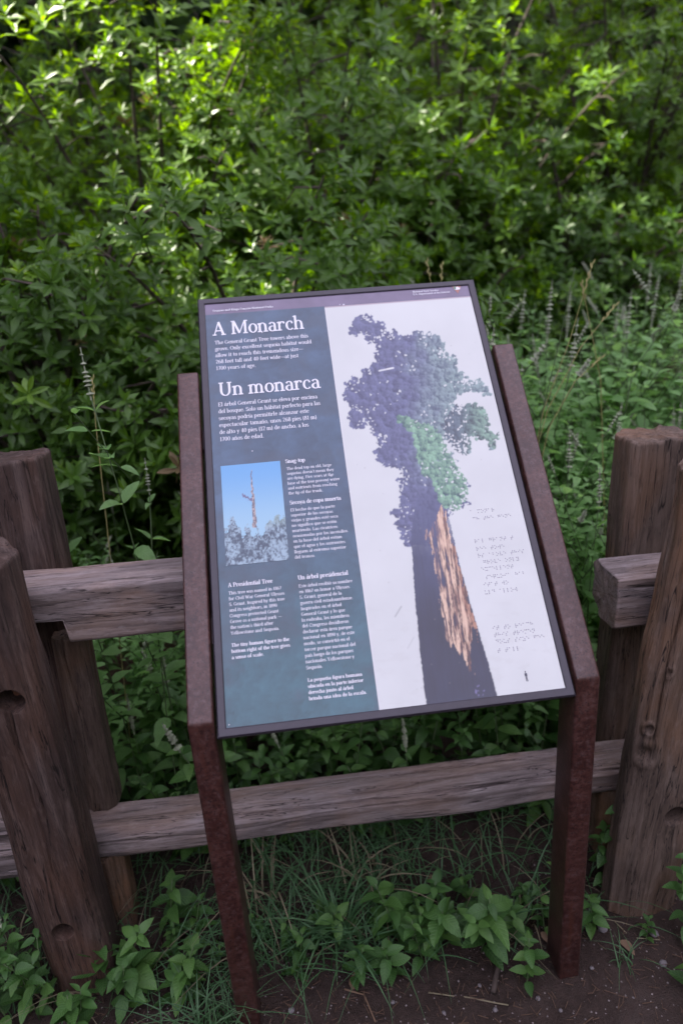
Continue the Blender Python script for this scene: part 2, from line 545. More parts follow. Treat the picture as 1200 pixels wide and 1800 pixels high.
KR, KG, KB = 0.90, 0.97, 0.80
def PC(r, g, b):
    c = srgb(r, g, b)
    return np.array([c[0] * KR, c[1] * KG, c[2] * KB])
def blend(base, c, a):
    return base * (1 - a[..., None]) + np.asarray(c) * a[..., None]
def to_px(U, V, w=PW):
    P = P_B + U[..., None] * np.array([1.0, 0, 0]) + V[..., None] * P_A + w * P_N
    return project(P)
def inside(poly, X, Y):
    r = np.zeros(X.shape, bool)
    n = len(poly)
    for i in range(n):
        x0, y0 = poly[i]; x1, y1 = poly[(i + 1) % n]
        c = (y0 > Y) != (y1 > Y)
        with np.errstate(divide='ignore', invalid='ignore'):
            xi = (x1 - x0) * (Y - y0) / (y1 - y0 + 1e-12) + x0
        r ^= c & (X < xi)
    return r
def seg_dist(poly, X, Y):
    d = np.full(X.shape, 1e9)
    for i in range(len(poly)):
        x0, y0 = poly[i]; x1, y1 = poly[(i + 1) % len(poly)]
        dx, dy = x1 - x0, y1 - y0
        t = np.clip(((X - x0) * dx + (Y - y0) * dy) / (dx * dx + dy * dy + 1e-9), 0, 1)
        d = np.minimum(d, np.hypot(X - x0 - t * dx, Y - y0 - t * dy))
    return d

# picture area of the panel
t_tl, t_tr, t_br, t_bl = pan(571, 540), pan(826, 519.5), pan(993, 1208), pan(665, 1247)
IN = FWD - 0.0012
PX0 = 0.5 * (t_tl[0] + t_bl[0]); PX1 = SW / 2 - IN
PV0 = IN; PV1 = 0.5 * (t_tl[1] + t_tr[1])

# panel board with its coloured column and purple header band
nu, nv = 230, 320
U, V = np.meshgrid(np.linspace(-SW / 2 + IN, SW / 2 - IN, nu), np.linspace(IN, SH - IN, nv))
X, Y = U * 1000, V * 1000
teal_top, teal_bot = PC(56, 76, 106), PC(46, 82, 100)
f = V / SH
C = blend(np.broadcast_to(teal_bot, U.shape + (3,)).copy(), teal_top, sstep(0.05, 0.5, f))  # column turns bluer upward: sky reflection put into the print colour
blot = fbm(X / 38, Y / 38, 0, 5, 3, 0.6)
blot2 = fbm(X / 11 + blot * 2, Y / 11, 0, 4, 8, 0.6)
C = C * (1 + 0.17 * blot + 0.12 * blot2)[..., None]
C = blend(C, PC(60, 70, 92), 0.5 * sstep(0.1, 0.9, fbm(X / 60, Y / 60, 0, 4, 21)))
band = V > PV1 + 0.0002
C[band] = (PC(104, 90, 122) * (1 + 0.10 * blot[..., None]))[band]
C = np.clip(C, 0.01, 0.9)
panel = obj('panel', mesh_np('panel', np.stack([U, V, np.full_like(U, PW)], -1), grid_faces(*U.shape), M_PRINT, False, C.reshape(-1, 3)), sign, PM)
def sub(name, me): return obj(name, me, panel)

# printed picture of the great tree
def r4(L): return [(560 + x * 0.3, 490 + y * 0.3) for x, y in L]
def r5(L): return [(640 + x * 0.3, 780 + y * 0.3) for x, y in L]
crown = r4([(280, 192), (230, 210), (190, 255), (172, 300), (185, 335), (230, 335), (262, 325), (290, 385), (305, 395), (325, 370), (335, 400), (320, 450), (335, 480),
            (290, 515), (255, 540), (235, 580), (185, 578), (155, 600), (150, 660), (142, 690), (150, 720), (185, 760), (165, 800), (190, 870), (220, 885), (250, 890),
            (285, 850), (310, 905), (345, 940), (350, 980), (315, 1000), (330, 1040), (350, 1085), (400, 1105), (455, 1105), (475, 1130), (485, 1160), (455, 1185)]) \
    + r5([(190, 215), (210, 240), (205, 300), (200, 370), (155, 410), (190, 430), (180, 490), (215, 510), (210, 575), (272, 600)]) \
    + r5([(480, 600), (500, 420), (520, 415), (550, 380), (620, 345), (600, 320), (612, 240), (580, 170), (540, 110), (500, 20)]) \
    + r4([(770, 1020), (735, 950), (790, 985), (840, 1055), (880, 1020), (890, 940), (940, 945), (985, 950), (1000, 1000), (1030, 1010), (1030, 960), (1070, 950), (1050, 905),
          (990, 890), (995, 820), (970, 760), (900, 725), (850, 745), (820, 750), (790, 720), (850, 655), (920, 680), (1010, 690), (990, 640), (970, 600), (920, 580),
          (860, 600), (880, 575), (840, 550), (815, 530), (815, 460), (780, 440), (735, 440), (738, 380), (700, 330), (640, 315), (570, 308), (530, 325), (500, 335),
          (465, 320), (465, 295), (435, 290), (440, 330), (415, 320), (390, 270), (330, 235), (320, 210)])
trunk = [(722, 950), (728, 1040), (737, 1140), (750, 1250), (876, 1240), (872, 1218), (856, 1160), (833, 1085), (809, 1000), (793, 930), (782, 890), (770, 860), (730, 870)]
bark = r5([(470, 360), (440, 430), (415, 520), (385, 520), (395, 575), (425, 620), (415, 720), (440, 760), (470, 950), (500, 1120), (520, 1170)]) + \
    [(802, 1135), (815, 1145), (825, 1160), (834, 1185), (838, 1180), (838, 1165), (832, 1145), (836, 1100), (850, 1134)] + r5([(690, 1150), (640, 950), (575, 720), (530, 560), (500, 450)])
green = r4([(430, 795), (480, 800), (560, 830), (640, 850), (690, 890), (740, 960), (770, 1030), (800, 1090), (850, 1150), (870, 1210), (880, 1290), (840, 1330), (790, 1360), (720, 1330), (690, 1290),
            (670, 1200), (600, 1140), (575, 1060), (560, 960), (540, 900), (470, 840)])
rightarm = r4([(800, 740), (860, 725), (930, 730), (990, 790), (1005, 870), (1060, 900), (1075, 950), (1030, 1015), (980, 960), (900, 960), (860, 1060), (800, 1000), (740, 940), (720, 860), (760, 800)])
nu, nv = 300, 640
U, V = np.meshgrid(np.linspace(PX0, PX1, nu), np.linspace(PV0, PV1, nv))
uv = to_px(U, V)
X, Y = uv[..., 0], uv[..., 1]
n_lo = fbm(X / 60, Y / 60, 0, 4, 41)
C = np.broadcast_to(PC(190, 187, 200), U.shape + (3,)).copy() * (1 + 0.035 * n_lo)[..., None]
smud = sstep(0.45, 0.9, fbm(X / 22 + 0.6 * n_lo, Y / 9, 0, 4, 77))
C = blend(C, PC(168, 160, 168), 0.12 * smud * sstep(950, 1150, Y))
def worley(X, Y, sc, seed):
    cx, cy = np.floor(X / sc), np.floor(Y / sc)
    best = np.full(X.shape, 1e9); bx = np.zeros(X.shape); by = np.zeros(X.shape); bh = np.zeros(X.shape)
    for i in (-1, 0, 1):
        for j in (-1, 0, 1):
            ii, jj = (cx + i).astype(np.int64), (cy + j).astype(np.int64)
            zz_ = np.zeros_like(ii)
            qx = (ii + .1 + .8 * _hash(ii, jj, zz_, seed)) * sc; qy = (jj + .1 + .8 * _hash(ii, jj, zz_ + 1, seed)) * sc
            d = np.hypot(X - qx, Y - qy)
            k = d < best
            best = np.where(k, d, best); bx = np.where(k, qx, bx); by = np.where(k, qy, by); bh = np.where(k, _hash(ii, jj, zz_ + 2, seed), bh)
    return best / sc, bx, by, bh
spots = fbm(X / 4.2, Y / 4.2, 0, 3, 51)
cl = fbm(X / 24, Y / 24, 0, 3, 52)
wx, wy = X + 1.6 * fbm(X / 5, Y / 5, 0, 2, 11), Y + 1.6 * fbm(X / 5, Y / 5, 5.5, 2, 12)
f6, x6, y6, h6 = worley(wx, wy, 6.0, 5)
f12, x12, y12, h12 = worley(wx, wy, 15.0, 6)
f3, x3, y3, h3 = worley(wx, wy, 3.2, 7)
dist = seg_dist(crown, X, Y)
inn = inside(crown, X, Y)
trunkin = inside(trunk, X + 0.8 * fbm(X / 5, Y / 5, 0, 2, 90), Y)
leafy = inside(crown, x6, y6) & (f6 < .66)
body = leafy | (inn & (dist > 5.5))
hole = (h3 < np.where(dist < 14, .13, .045) * np.clip(.35 + 2.6 * cl, 0, 3)) & (f3 < .62) & ~(trunkin & (Y > 860))
a_cr = (body & ~hole).astype(float)
def lit(x_, y_, sc): return np.clip(.5 + .62 * ((wx - x_) * .75 - (wy - y_) * .66) / sc, 0, 1)
tone = .42 * lit(x12, y12, 15) + .30 * lit(x6, y6, 6) + .16 * (h6 - .3) + .12 * h3 + .10 * spots
side = sstep(-50, 70, (X - 735) + 22 * cl) * (1 - sstep(790, 880, Y))
zero = np.zeros(U.shape + (3,))
dark_c = blend(zero + PC(56, 57, 92), PC(60, 74, 98), side)  # faded print; part of the violet cast is sky reflection painted in
light_c = blend(zero + PC(98, 100, 144), PC(138, 156, 164), side)
tt = sstep(.05, .85, tone)
ccol = dark_c * (1 - tt[..., None]) + light_c * tt[..., None]
sky_haze = sstep(640, 520, Y + .2 * (X - 600))
ccol = blend(ccol, PC(96, 98, 138), .35 * sky_haze)  # sky reflected on the panel's upper left, painted over the crown
ga = inside(green, x6, y6).astype(float) * (.25 + .75 * (f6 < .72))
gcol = (zero + PC(44, 72, 82)) * (1 - tt[..., None]) + PC(134, 170, 150) * tt[..., None]
ccol = blend(ccol, gcol, ga)
ra = inside(rightarm, x6, y6).astype(float)
rcol = (zero + PC(36, 44, 62)) * (1 - tt[..., None]) + blend(zero + PC(84, 96, 120), PC(130, 162, 150), sstep(800, 850, X)) * tt[..., None]
ccol = blend(ccol, rcol, ra * .9)
C = blend(C, ccol, a_cr)
tr_a = trunkin.astype(float) * np.where(Y < 985, sstep(800, 985, Y + 25 * (lit(x12, y12, 15) - .5)) * (1 - ga), 1.0)
tcol = blend(zero + PC(30, 33, 60), PC(62, 66, 104), sstep(1120, 900, Y))  # lightens upward: reflected sky painted into the trunk colour
tcol = tcol * (1 + 0.16 * fbm(X / 26, Y / 40, 0, 4, 81) + .10 * fbm((X - .14 * Y) / 3, Y / 40, 0, 3, 83))[..., None]
C = blend(C, tcol, np.clip(tr_a, 0, 1))
# sunlit bark: long streaks following the lean of the trunk
sx = X - (Y - 900) * 0.155
st1 = fbm(sx / 3.0, Y / 34, 0, 4, 91, 0.62)
st2 = fbm(sx / 1.4, Y / 14, 0, 3, 93, 0.6)
across = np.clip((X - (770 + (Y - 930) * .105)) / (26 + (Y - 930) * .145 + 1e-6), 0, 1)      # 0 at the shade line, 1 at the right edge
bcol = blend(zero + PC(116, 72, 64), PC(204, 168, 156), np.clip(.46 + .85 * st1, 0, 1) * (1 - .45 * sstep(.62, 1.0, across)))
bcol = blend(bcol, PC(164, 104, 80), .55 * sstep(.6, .95, across))
furrow = sstep(.10, .45, -st1 * .55 + st2 * .75)
bcol = blend(bcol, PC(58, 38, 42), .85 * furrow)
ba = inside(bark, X + 6.5 + 4.5 * vnoise(X / 3, Y / 22, 0, 95) + 1.2 * spots, Y + 9 * vnoise(X / 3, Y / 18, 0, 96)).astype(float)
ba = ba * np.clip(.72 + 1.1 * across + .8 * st1, 0, 1)
C = blend(C, bcol, ba * trunkin)
C = blend(C, PC(120, 110, 170), ((np.hypot((X - 843) / 9, (Y - 1214) / 10) < 1) & (spots > 0.25)).astype(float) * 0.7)
# slim cream keyline along the left edge
C[:, :3] = PC(196, 190, 206)
C[-3:, :] = PC(150, 128, 150)
# scuffs and scratches
for (x0, y0, x1, y1, w, k) in [(694, 1084, 705, 1066, 1.3, 0.6), (716, 1140, 727, 1120, 1.0, 0.3), (666, 652, 691, 647, 1.5, -1), (680, 649, 690, 647, 1.4, -1)]:
    d = seg_dist([(x0, y0), (x1, y1)], X, Y)
    a = np.clip(1.2 - d / w, 0, 1)
    C = blend(C, PC(96, 90, 96) if k > 0 else PC(214, 209, 222), a * abs(k))
rng = np.random.default_rng(4)
for i in range(46):
    x0, y0 = rng.uniform(600, 980), rng.uniform(560, 1230)
    a = np.clip(1.3 - np.hypot(X - x0, Y - y0) / rng.uniform(0.5, 1.2), 0, 1) * 0.6
    C = blend(C, PC(120, 112, 118), a)
Cp = np.pad(C, ((1, 1), (1, 1), (0, 0)), mode='edge')      # ink spread of the print
C = .36 * C + .16 * (Cp[:-2, 1:-1] + Cp[2:, 1:-1] + Cp[1:-1, :-2] + Cp[1:-1, 2:])
C = np.clip(C, 0.008, 0.9)
sub('tree_picture', mesh_np('tree_picture', np.stack([U, V, np.full_like(U, PW + 0.0006)], -1), grid_faces(*U.shape), M_PRINT, False, C.reshape(-1, 3)))

# inset photograph of the snag top
q = [pan(387.5, 820), pan(491.8, 810), pan(508.6, 984), pan(398, 995)]
ix0, ix1 = 0.5 * (q[0][0] + q[3][0]), 0.5 * (q[1][0] + q[2][0])
iv0, iv1 = 0.5 * (q[2][1] + q[3][1]), 0.5 * (q[0][1] + q[1][1])
nu, nv = 110, 170
A, B = np.meshgrid(np.linspace(0, 1, nu), np.linspace(0, 1, nv))
C = blend(np.broadcast_to(PC(140, 172, 206), A.shape + (3,)).copy(), PC(92, 146, 206), sstep(0.3, 1.0, B))
line = 0.36 + 0.10 * fbm(A * 5, A * 0, 0, 3, 3) + 0.12 * sstep(0.1, 0.0, np.abs(A - 0.12)) * 0.8 + 0.13 * sstep(0.26, 0.05, np.abs(A - 0.83))
n1 = fbm(A * 13, B * 18, 0, 4, 5, 0.65); n2 = fbm(A * 38, B * 55, 0, 3, 6, 0.6)
fa = (B < line + 0.05 * n1).astype(float)
fol = blend(np.broadcast_to(PC(54, 68, 92), A.shape + (3,)).copy(), PC(140, 158, 184), np.clip(0.42 + 0.6 * n1 + 0.55 * n2, 0, 1))
fol = blend(fol, PC(120, 138, 140), 0.6 * sstep(0.3, 0.42, B) * sstep(0.4, 0.6, A))
C = blend(C, fol, fa)
sxx = 0.50 + 0.0 * B + 0.012 * fbm(B * 30, B * 0, 0, 2, 7)
half = 0.006 + 0.05 * (0.93 - B)
sa = ((np.abs(A - sxx) < half) & (B > 0.34) & (B < 0.93)).astype(float)
C = blend(C, blend(np.broadcast_to(PC(92, 82, 98), A.shape + (3,)).copy(), PC(168, 148, 154), np.clip(0.5 + n2, 0, 1)), sa)
br = seg_dist([(0.47, 0.62), (0.33, 0.68)], A, B)
C = blend(C, PC(96, 92, 132), (br < 0.012 + 0.01 * n2).astype(float))
C = np.clip(C, 0.01, 0.9)
sub('snag_photograph', mesh_np('snag_photograph', np.stack([ix0 + A * (ix1 - ix0), iv0 + B * (iv1 - iv0), np.full_like(A, PW + 0.0006)], -1), grid_faces(*A.shape), M_PRINT, False, C.reshape(-1, 3)))

# ---- lettering: a serif alphabet drawn with strokes
TK, TN, SF = 0.098, 0.050, 0.060
def g_bowl(cx, r=0.15): return ('a', cx, .23, r, .215, -155, 155)
GL = {
 'a': (.46, [('a', .20, .30, .13, .145, 155, 0), ('v', .33, .0, .31, 'r'), ('a', .20, .135, .135, .125, 70, 345)]),
 'b': (.48, [('v', .10, 0, .70, 'f'), g_bowl(.25)]),
 'c': (.43, [('a', .24, .23, .165, .215, 48, 318), ('o', .35, .36, .05)]),
 'd': (.50, [('v', .37, 0, .70, 'fr'), ('a', .23, .23, .155, .215, 25, 335)]),
 'e': (.45, [('a', .24, .23, .165, .215, 8, 322), ('h', .09, .40, .26)]),
 'f': (.31, [('v', .14, 0, .57, 'b'), ('a', .25, .57, .11, .11, 180, 45), ('h', .03, .28, .435)]),
 'g': (.46, [('a', .20, .30, .125, .145, 0, 360), ('a', .22, -.08, .165, .11, 0, 360), ('d', .12, .17, .10, .03, .05), ('h', .30, .43, .435)]),
 'h': (.52, [('v', .10, 0, .70, 'fb'), ('a', .245, .28, .145, .165, 165, 0), ('v', .39, 0, .29, 'b')]),
 'i': (.25, [('v', .11, 0, .45, 'fb'), ('o', .11, .60, .062)]),
 'j': (.24, [('v', .12, -.10, .45, 'f'), ('a', .03, -.10, .09, .09, 0, -120), ('o', .12, .60, .062)]),
 'k': (.50, [('v', .10, 0, .70, 'fb'), ('d', .14, .18, .35, .43, .05), ('d', .20, .26, .40, .01, .10), ('h', .27, .44, .43), ('h', .32, .50, .022)]),
 'l': (.25, [('v', .11, 0, .70, 'fb')]),
 'm': (.77, [('v', .10, 0, .45, 'fb'), ('a', .235, .28, .13, .165, 165, 0), ('v', .365, 0, .29, 'b'), ('a', .50, .28, .13, .165, 165, 0), ('v', .63, 0, .29, 'b')]),
 'n': (.52, [('v', .10, 0, .45, 'fb'), ('a', .245, .28, .145, .165, 165, 0), ('v', .39, 0, .29, 'b')]),
 'o': (.48, [('a', .24, .23, .17, .215, 0, 360)]),
 'p': (.49, [('v', .10, -.20, .45, 'fb'), g_bowl(.25)]),
 'q': (.49, [('v', .37, -.20, .45, 'b'), ('a', .23, .23, .155, .215, 25, 335)]),
 'r': (.39, [('v', .10, 0, .45, 'fb'), ('a', .26, .29, .14, .15, 160, 55), ('o', .33, .39, .055)]),
 's': (.37, [('a', .185, .335, .115, .10, 35, 265), ('a', .18, .12, .125, .105, 85, -145), ('h', .04, .07, .08)]),
 't': (.31, [('v', .14, .10, .59, ''), ('a', .23, .10, .09, .09, 180, 310), ('h', .03, .28, .435)]),
 'u': (.52, [('v', .10, .17, .45, 'f'), ('a', .24, .17, .14, .155, 180, 345), ('v', .39, 0, .45, 'fr')]),
 'v': (.44, [('d', .07, .44, .22, .02, .10), ('d', .22, .02, .36, .44, .05), ('h', .0, .16, .43), ('h', .29, .44, .43)]),
 'w': (.66, [('d', .07, .44, .20, .02, .10), ('d', .20, .02, .32, .44, .05), ('d', .32, .44, .45, .02, .10), ('d', .45, .02, .58, .44, .05), ('h', .0, .16, .43), ('h', .51, .66, .43)]),
 'x': (.46, [('d', .07, .43, .38, .02, .10), ('d', .08, .02, .37, .43, .05), ('h', .0, .17, .43), ('h', .29, .45, .43), ('h', .0, .16, .022), ('h', .29, .46, .022)]),
 'y': (.45, [('d', .07, .44, .23, .02, .10), ('d', .37, .44, .15, -.17, .05), ('o', .10, -.16, .055), ('h', .0, .16, .43), ('h', .29, .45, .43)]),
 'z': (.42, [('h', .05, .37, .43), ('h', .05, .38, .022), ('d', .34, .42, .08, .03, .09)]),
 'A': (.66, [('d', .09, .01, .31, .66, .05), ('d', .31, .66, .54, .01, .11), ('h', .17, .45, .22), ('h', .0, .20, .022), ('h', .43, .66, .022)]),
 'B': (.60, [('v', .14, 0, .66, 'tb'), ('a', .28, .50, .17, .15, -90, 90), ('a', .29, .18, .20, .16, -90, 90), ('h', .12, .30, .34), ('h', .12, .30, .64), ('h', .12, .30, .022)]),
 'C': (.62, [('a', .33, .33, .26, .315, 40, 320), ('v', .54, .44, .62, '')]),
 'D': (.68, [('v', .14, 0, .66, 'tb'), ('a', .28, .33, .30, .305, -90, 90), ('h', .12, .30, .64), ('h', .12, .30, .022)]),
 'E': (.58, [('v', .14, 0, .66, 'tb'), ('h', .12, .50, .64), ('h', .12, .42, .34), ('h', .12, .52, .022), ('d', .50, .64, .50, .50, .05), ('d', .52, .02, .52, .17, .05)]),
 'F': (.55, [('v', .14, 0, .66, 'tb'), ('h', .12, .50, .64), ('h', .12, .42, .34), ('d', .50, .64, .50, .50, .05)]),
 'G': (.68, [('a', .33, .33, .26, .315, 40, 330), ('v', .56, .08, .30, 't')]),
 'I': (.32, [('v', .16, 0, .66, 'tb')]),
 'K': (.66, [('v', .14, 0, .66, 'tb'), ('d', .18, .28, .48, .64, .05), ('d', .26, .38, .54, .01, .11), ('h', .38, .60, .64), ('h', .44, .66, .022)]),
 'L': (.54, [('v', .14, 0, .66, 'tb'), ('h', .12, .50, .022), ('d', .50, .02, .50, .18, .05)]),
 'M': (.86, [('v', .13, 0, .66, 'b'), ('d', .15, .66, .42, .04, .10), ('d', .42, .04, .70, .66, .05), ('v', .72, 0, .66, 'b'), ('h', .02, .18, .64), ('h', .68, .84, .64)]),
 'N': (.70, [('v', .13, 0, .66, 'b'), ('d', .13, .65, .56, .02, .10), ('v', .57, 0, .66, 't'), ('h', .02, .18, .64)]),
 'O': (.70, [('a', .35, .33, .28, .315, 0, 360)]),
 'P': (.57, [('v', .14, 0, .66, 'tb'), ('a', .27, .48, .20, .17, -90, 90), ('h', .12, .29, .64), ('h', .12, .29, .31)]),
 'S': (.50, [('a', .25, .48, .165, .155, 30, 265), ('a', .25, .175, .185, .16, 90, -150), ('d', .42, .64, .42, .50, .05), ('d', .07, .02, .07, .17, .05)]),
 'T': (.60, [('v', .30, 0, .66, 'b'), ('h', .04, .56, .64), ('d', .05, .64, .05, .50, .05), ('d', .55, .64, .55, .50, .05)]),
 'U': (.70, [('v', .15, .24, .66, 't'), ('a', .35, .24, .20, .225, 180, 360), ('v', .55, .24, .66, 't')]),
 'W': (.92, [('d', .10, .65, .28, .02, .11), ('d', .28, .02, .45, .64, .05), ('d', .45, .64, .63, .02, .11), ('d', .63, .02, .82, .65, .05), ('h', .0, .22, .64), ('h', .72, .92, .64)]),
 'Y': (.62, [('v', .31, 0, .30, 'b'), ('d', .10, .64, .31, .28, .10), ('d', .31, .28, .52, .64, .05), ('h', .0, .20, .64), ('h', .42, .62, .64)]),
 '0': (.48, [('a', .24, .33, .165, .315, 0, 360)]), '1': (.38, [('v', .20, 0, .65, 'b'), ('d', .07, .54, .20, .64, .05)]),
 '2': (.46, [('a', .22, .48, .155, .165, 165, -25), ('d', .35, .40, .08, .04, .07), ('h', .06, .42, .04)]),
 '3': (.46, [('a', .20, .49, .145, .15, 155, -90), ('a', .20, .18, .17, .165, 90, -155)]),
 '4': (.48, [('v', .33, 0, .65, 'b'), ('d', .30, .64, .05, .20, .05), ('h', .04, .45, .19)]),
 '6': (.47, [('a', .24, .20, .16, .18, 0, 360), ('a', .36, .24, .285, .40, 180, 92)]),
 '7': (.44, [('h', .05, .41, .62), ('d', .39, .62, .16, .0, .09)]),
 '8': (.47, [('a', .235, .49, .135, .145, 0, 360), ('a', .235, .17, .165, .16, 0, 360)]),
 '9': (.47, [('a', .23, .46, .16, .18, 0, 360), ('a', .11, .42, .285, .40, 0, -88)]),
 '.': (.22, [('o', .10, .045, .06)]), ',': (.22, [('o', .11, .045, .058), ('d', .13, .03, .07, -.11, .05)]),
 '-': (.32, [('h', .03, .28, .22)]), '\u2014': (.80, [('h', .03, .77, .24)]), "'": (.18, [('d', .09, .70, .08, .52, .07)]),
 '(': (.28, [('a', .30, .27, .20, .44, 122, 238)]), ')': (.28, [('a', -.03, .27, .20, .44, 58, -58)]),
}
for base, acc in (('a', '\u00e1'), ('e', '\u00e9'), ('o', '\u00f3'), ('i', '\u00ed')):
    ad, pr = GL[base]
    pr = [p for p in pr if not (base == 'i' and p[0] == 'o')]
    GL[acc] = (ad, pr + [('d', ad * .40, .53, ad * .40 + .13, .68, .06)])
GL['\u00f1'] = (GL['n'][0], GL['n'][1] + [('d', .12, .55, .20, .60, .05), ('d', .20, .60, .29, .565, .05), ('d', .29, .565, .37, .62, .05)])
def glyph_quads(pr, bold):
    out = []
    T = TK * bold; t = TN * (0.6 + 0.4 * bold)
    def q(x0, y0, x1, y1): out.append([(x0, y0), (x1, y0), (x1, y1), (x0, y1)])
    for p in pr:
        k = p[0]
        if k == 'v':
            _, x, y0, y1, fl = p
            q(x - T / 2, y0, x + T / 2, y1)
            if 'b' in fl: q(x - T / 2 - SF, y0, x + T / 2 + SF, y0 + t)
            if 'r' in fl: q(x - T / 4, y0, x + T / 2 + SF * 1.1, y0 + t)
            if 't' in fl: q(x - T / 2 - SF, y1 - t, x + T / 2 + SF, y1)
            if 'f' in fl: out.append([(x - T / 2 - SF, y1 - t * 1.5), (x, y1 - t * 1.1), (x + T / 2, y1), (x - T / 2 - SF, y1 - t * .4)])
        elif k == 'h':
            _, x0, x1, y = p
            q(x0, y - t / 2, x1, y + t / 2)
        elif k == 'd':
            _, x0, y0, x1, y1, w = p
            w = w * (0.35 + 0.65 * bold)
            L = math.hypot(x1 - x0, y1 - y0)
            nx, ny = -(y1 - y0) / L * w / 2, (x1 - x0) / L * w / 2
            out.append([(x0 - nx, y0 - ny), (x1 - nx, y1 - ny), (x1 + nx, y1 + ny), (x0 + nx, y0 + ny)])
        elif k == 'o':
            _, x, y, r = p
            out.append([(x + r * math.cos(a), y + r * math.sin(a)) for a in np.linspace(0, 2 * math.pi, 9)[:-1]])
        else:
            _, cx, cy, rx, ry, a0, a1 = p
            n = max(4, int(abs(a1 - a0) / 22))
            prev = None
            for i in range(n + 1):
                a = rad(a0 + (a1 - a0) * i / n)
                c, s = math.cos(a), math.sin(a)
                w = (t + (T * 1.05 - t) * abs(c) ** 1.3) / 2
                cur = ((cx + (rx - w) * c, cy + (ry - w * .8) * s), (cx + (rx + w) * c, cy + (ry + w * .8) * s))
                if prev: out.append([prev[0], cur[0], cur[1], prev[1]])
                prev = cur
    return out
def text_width(s):
    return sum(.25 if ch == ' ' else GL[ch][0] for ch in s)
def text_mesh(name, lines, mat, bold=1.0):
    """lines: (string, u0, v0, size_x, size_y)"""
    V, F = [], []
    k = 0
    for s, u0, v0, sx_, sy_ in lines:
        x = 0.0
        for ch in s:
            if ch == ' ':
                x += .25; continue
            ad, pr = GL[ch]
            for quad in glyph_quads(pr, bold):
                n = len(V)
                w = PW + 0.0007 + 0.00004 * (k % 6)
                k += 1
                V += [(u0 + (x + px) * sx_, v0 + py * sy_, w) for px, py in quad]
                F.append(list(range(n, n + len(quad))))
            x += ad
    # make every face look up
    out = []
    for f_ in F:
        a, b, c = V[f_[0]], V[f_[1]], V[f_[2]]
        out.append(f_ if (b[0] - a[0]) * (c[1] - a[1]) - (b[1] - a[1]) * (c[0] - a[0]) >= 0 else f_[::-1])
    return mesh_np(name, V, out, mat)
def block(name, lines, first, last, ref, ref_l, ref_r, mat=None, bold=1.0, hk=1.0, size=None):
    l0 = pan(*first); l1 = pan(*last)
    a, b = pan(*ref_l), pan(*ref_r)
    sx_ = (b[0] - a[0]) / text_width(lines[ref])
    n = len(lines)
    sp = (l0[1] - l1[1]) / max(1, n - 1) if n > 1 else 0
    sy_ = size if size else (min(sp * 0.86, sx_ * 1.25) if n > 1 else sx_) * hk
    L = [(s, l0[0] + (l1[0] - l0[0]) * i / max(1, n - 1), l0[1] - sp * i, sx_, sy_) for i, s in enumerate(lines)]
    return sub(name, text_mesh(name, L, mat or M_TEXT, bold))
def hgt(a, b, frac=0.66):
    return (pan(*b)[1] - pan(*a)[1]) / frac
block('title_text', ['A Monarch'], (374, 590.5), (374, 590.5), 0, (374, 590.5), (535, 576), bold=1.12, size=hgt((378, 590), (374, 567)))
block('title_text', ['Un monarca'], (384, 697), (384, 697), 0, (384, 697), (564, 680), bold=1.12, size=hgt((385, 697), (382, 673.5)))
block('body_text', ['The General Grant Tree towers above this', 'grove. Only excellent sequoia habitat would', 'allow it to reach this tremendous size\u2014', '268 feet tall and 40 feet wide\u2014at just', '1700 years of age.'],
      (377.5, 606), (380.2, 651), 1, (377.7, 618), (547, 602), bold=1.15)
block('body_text', ['El \u00e1rbol General Grant se eleva por encima', 'del bosque. Solo un h\u00e1bitat perfecto para las', 'secoyas podr\u00eda permitirle alcanzar este', 'espectacular tama\u00f1o, unos 268 pies (81 m)', 'de alto y 40 pies (12 m) de ancho, a los', '1700 a\u00f1os de edad.'],
      (383.6, 715), (386.8, 776), 1, (384, 726.5), (563, 710), bold=1.15)
block('heading_text', ['Snag-top'], (501.8, 814.5), (501.8, 814.5), 0, (501.8, 814.5), (536.4, 811.5), bold=1.5, hk=1.15)
block('body_text', ['The dead top on old, large', "sequoias doesn't mean they", 'are dying. Fire scars at the', 'base of the tree prevent water', 'and nutrients from reaching', 'the tip of the trunk.'],
      (503.5, 826.7), (507.2, 869.8), 3, (505.3, 852.3), (597, 844), bold=1.15)
block('heading_text', ['Secoya de copa muerta'], (509.3, 887.3), (509.3, 887.3), 0, (509.3, 887.3), (599.4, 878), bold=1.5, hk=1.15)
block('body_text', ['El hecho de que la parte', 'superior de las secoyas', 'viejas y grandes est\u00e9 seca', 'no significa que se est\u00e9n', 'muriendo. Las cicatrices', 'ocasionadas por los incendios', 'en la base del \u00e1rbol evitan', 'que el agua y los nutrientes', 'lleguen al extremo superior', 'del tronco.'],
      (510.5, 899.5), (518.4, 982.5), 5, (514.7, 944.7), (611, 935.5), bold=1.15)
block('heading_text', ['A Presidential Tree'], (401, 1032.5), (401, 1032.5), 0, (401, 1032.5), (479.2, 1024), bold=1.5, hk=1.15)
block('body_text', ['This tree was named in 1867', 'for Civil War General Ulysses', 'S. Grant. Inspired by this tree', 'and its neighbors, in 1890', 'Congress protected Grant', 'Grove as a national park \u2014', "the nation's third after", 'Yellowstone and Sequoia.'],
      (401.8, 1045.8), (405.8, 1116.3), 1, (401.8, 1055.5), (500, 1046), bold=1.15)
block('note_text', ['The tiny human figure to the', 'bottom right of the tree gives', 'a sense of scale.'], (406.8, 1137.5), (407.7, 1159), 1, (407, 1148.5), (510, 1138), bold=1.5)
block('heading_text', ['Un \u00e1rbol presidencial'], (523.5, 1019.5), (523.5, 1019.5), 0, (523.5, 1019.5), (612, 1010), bold=1.5, hk=1.15)
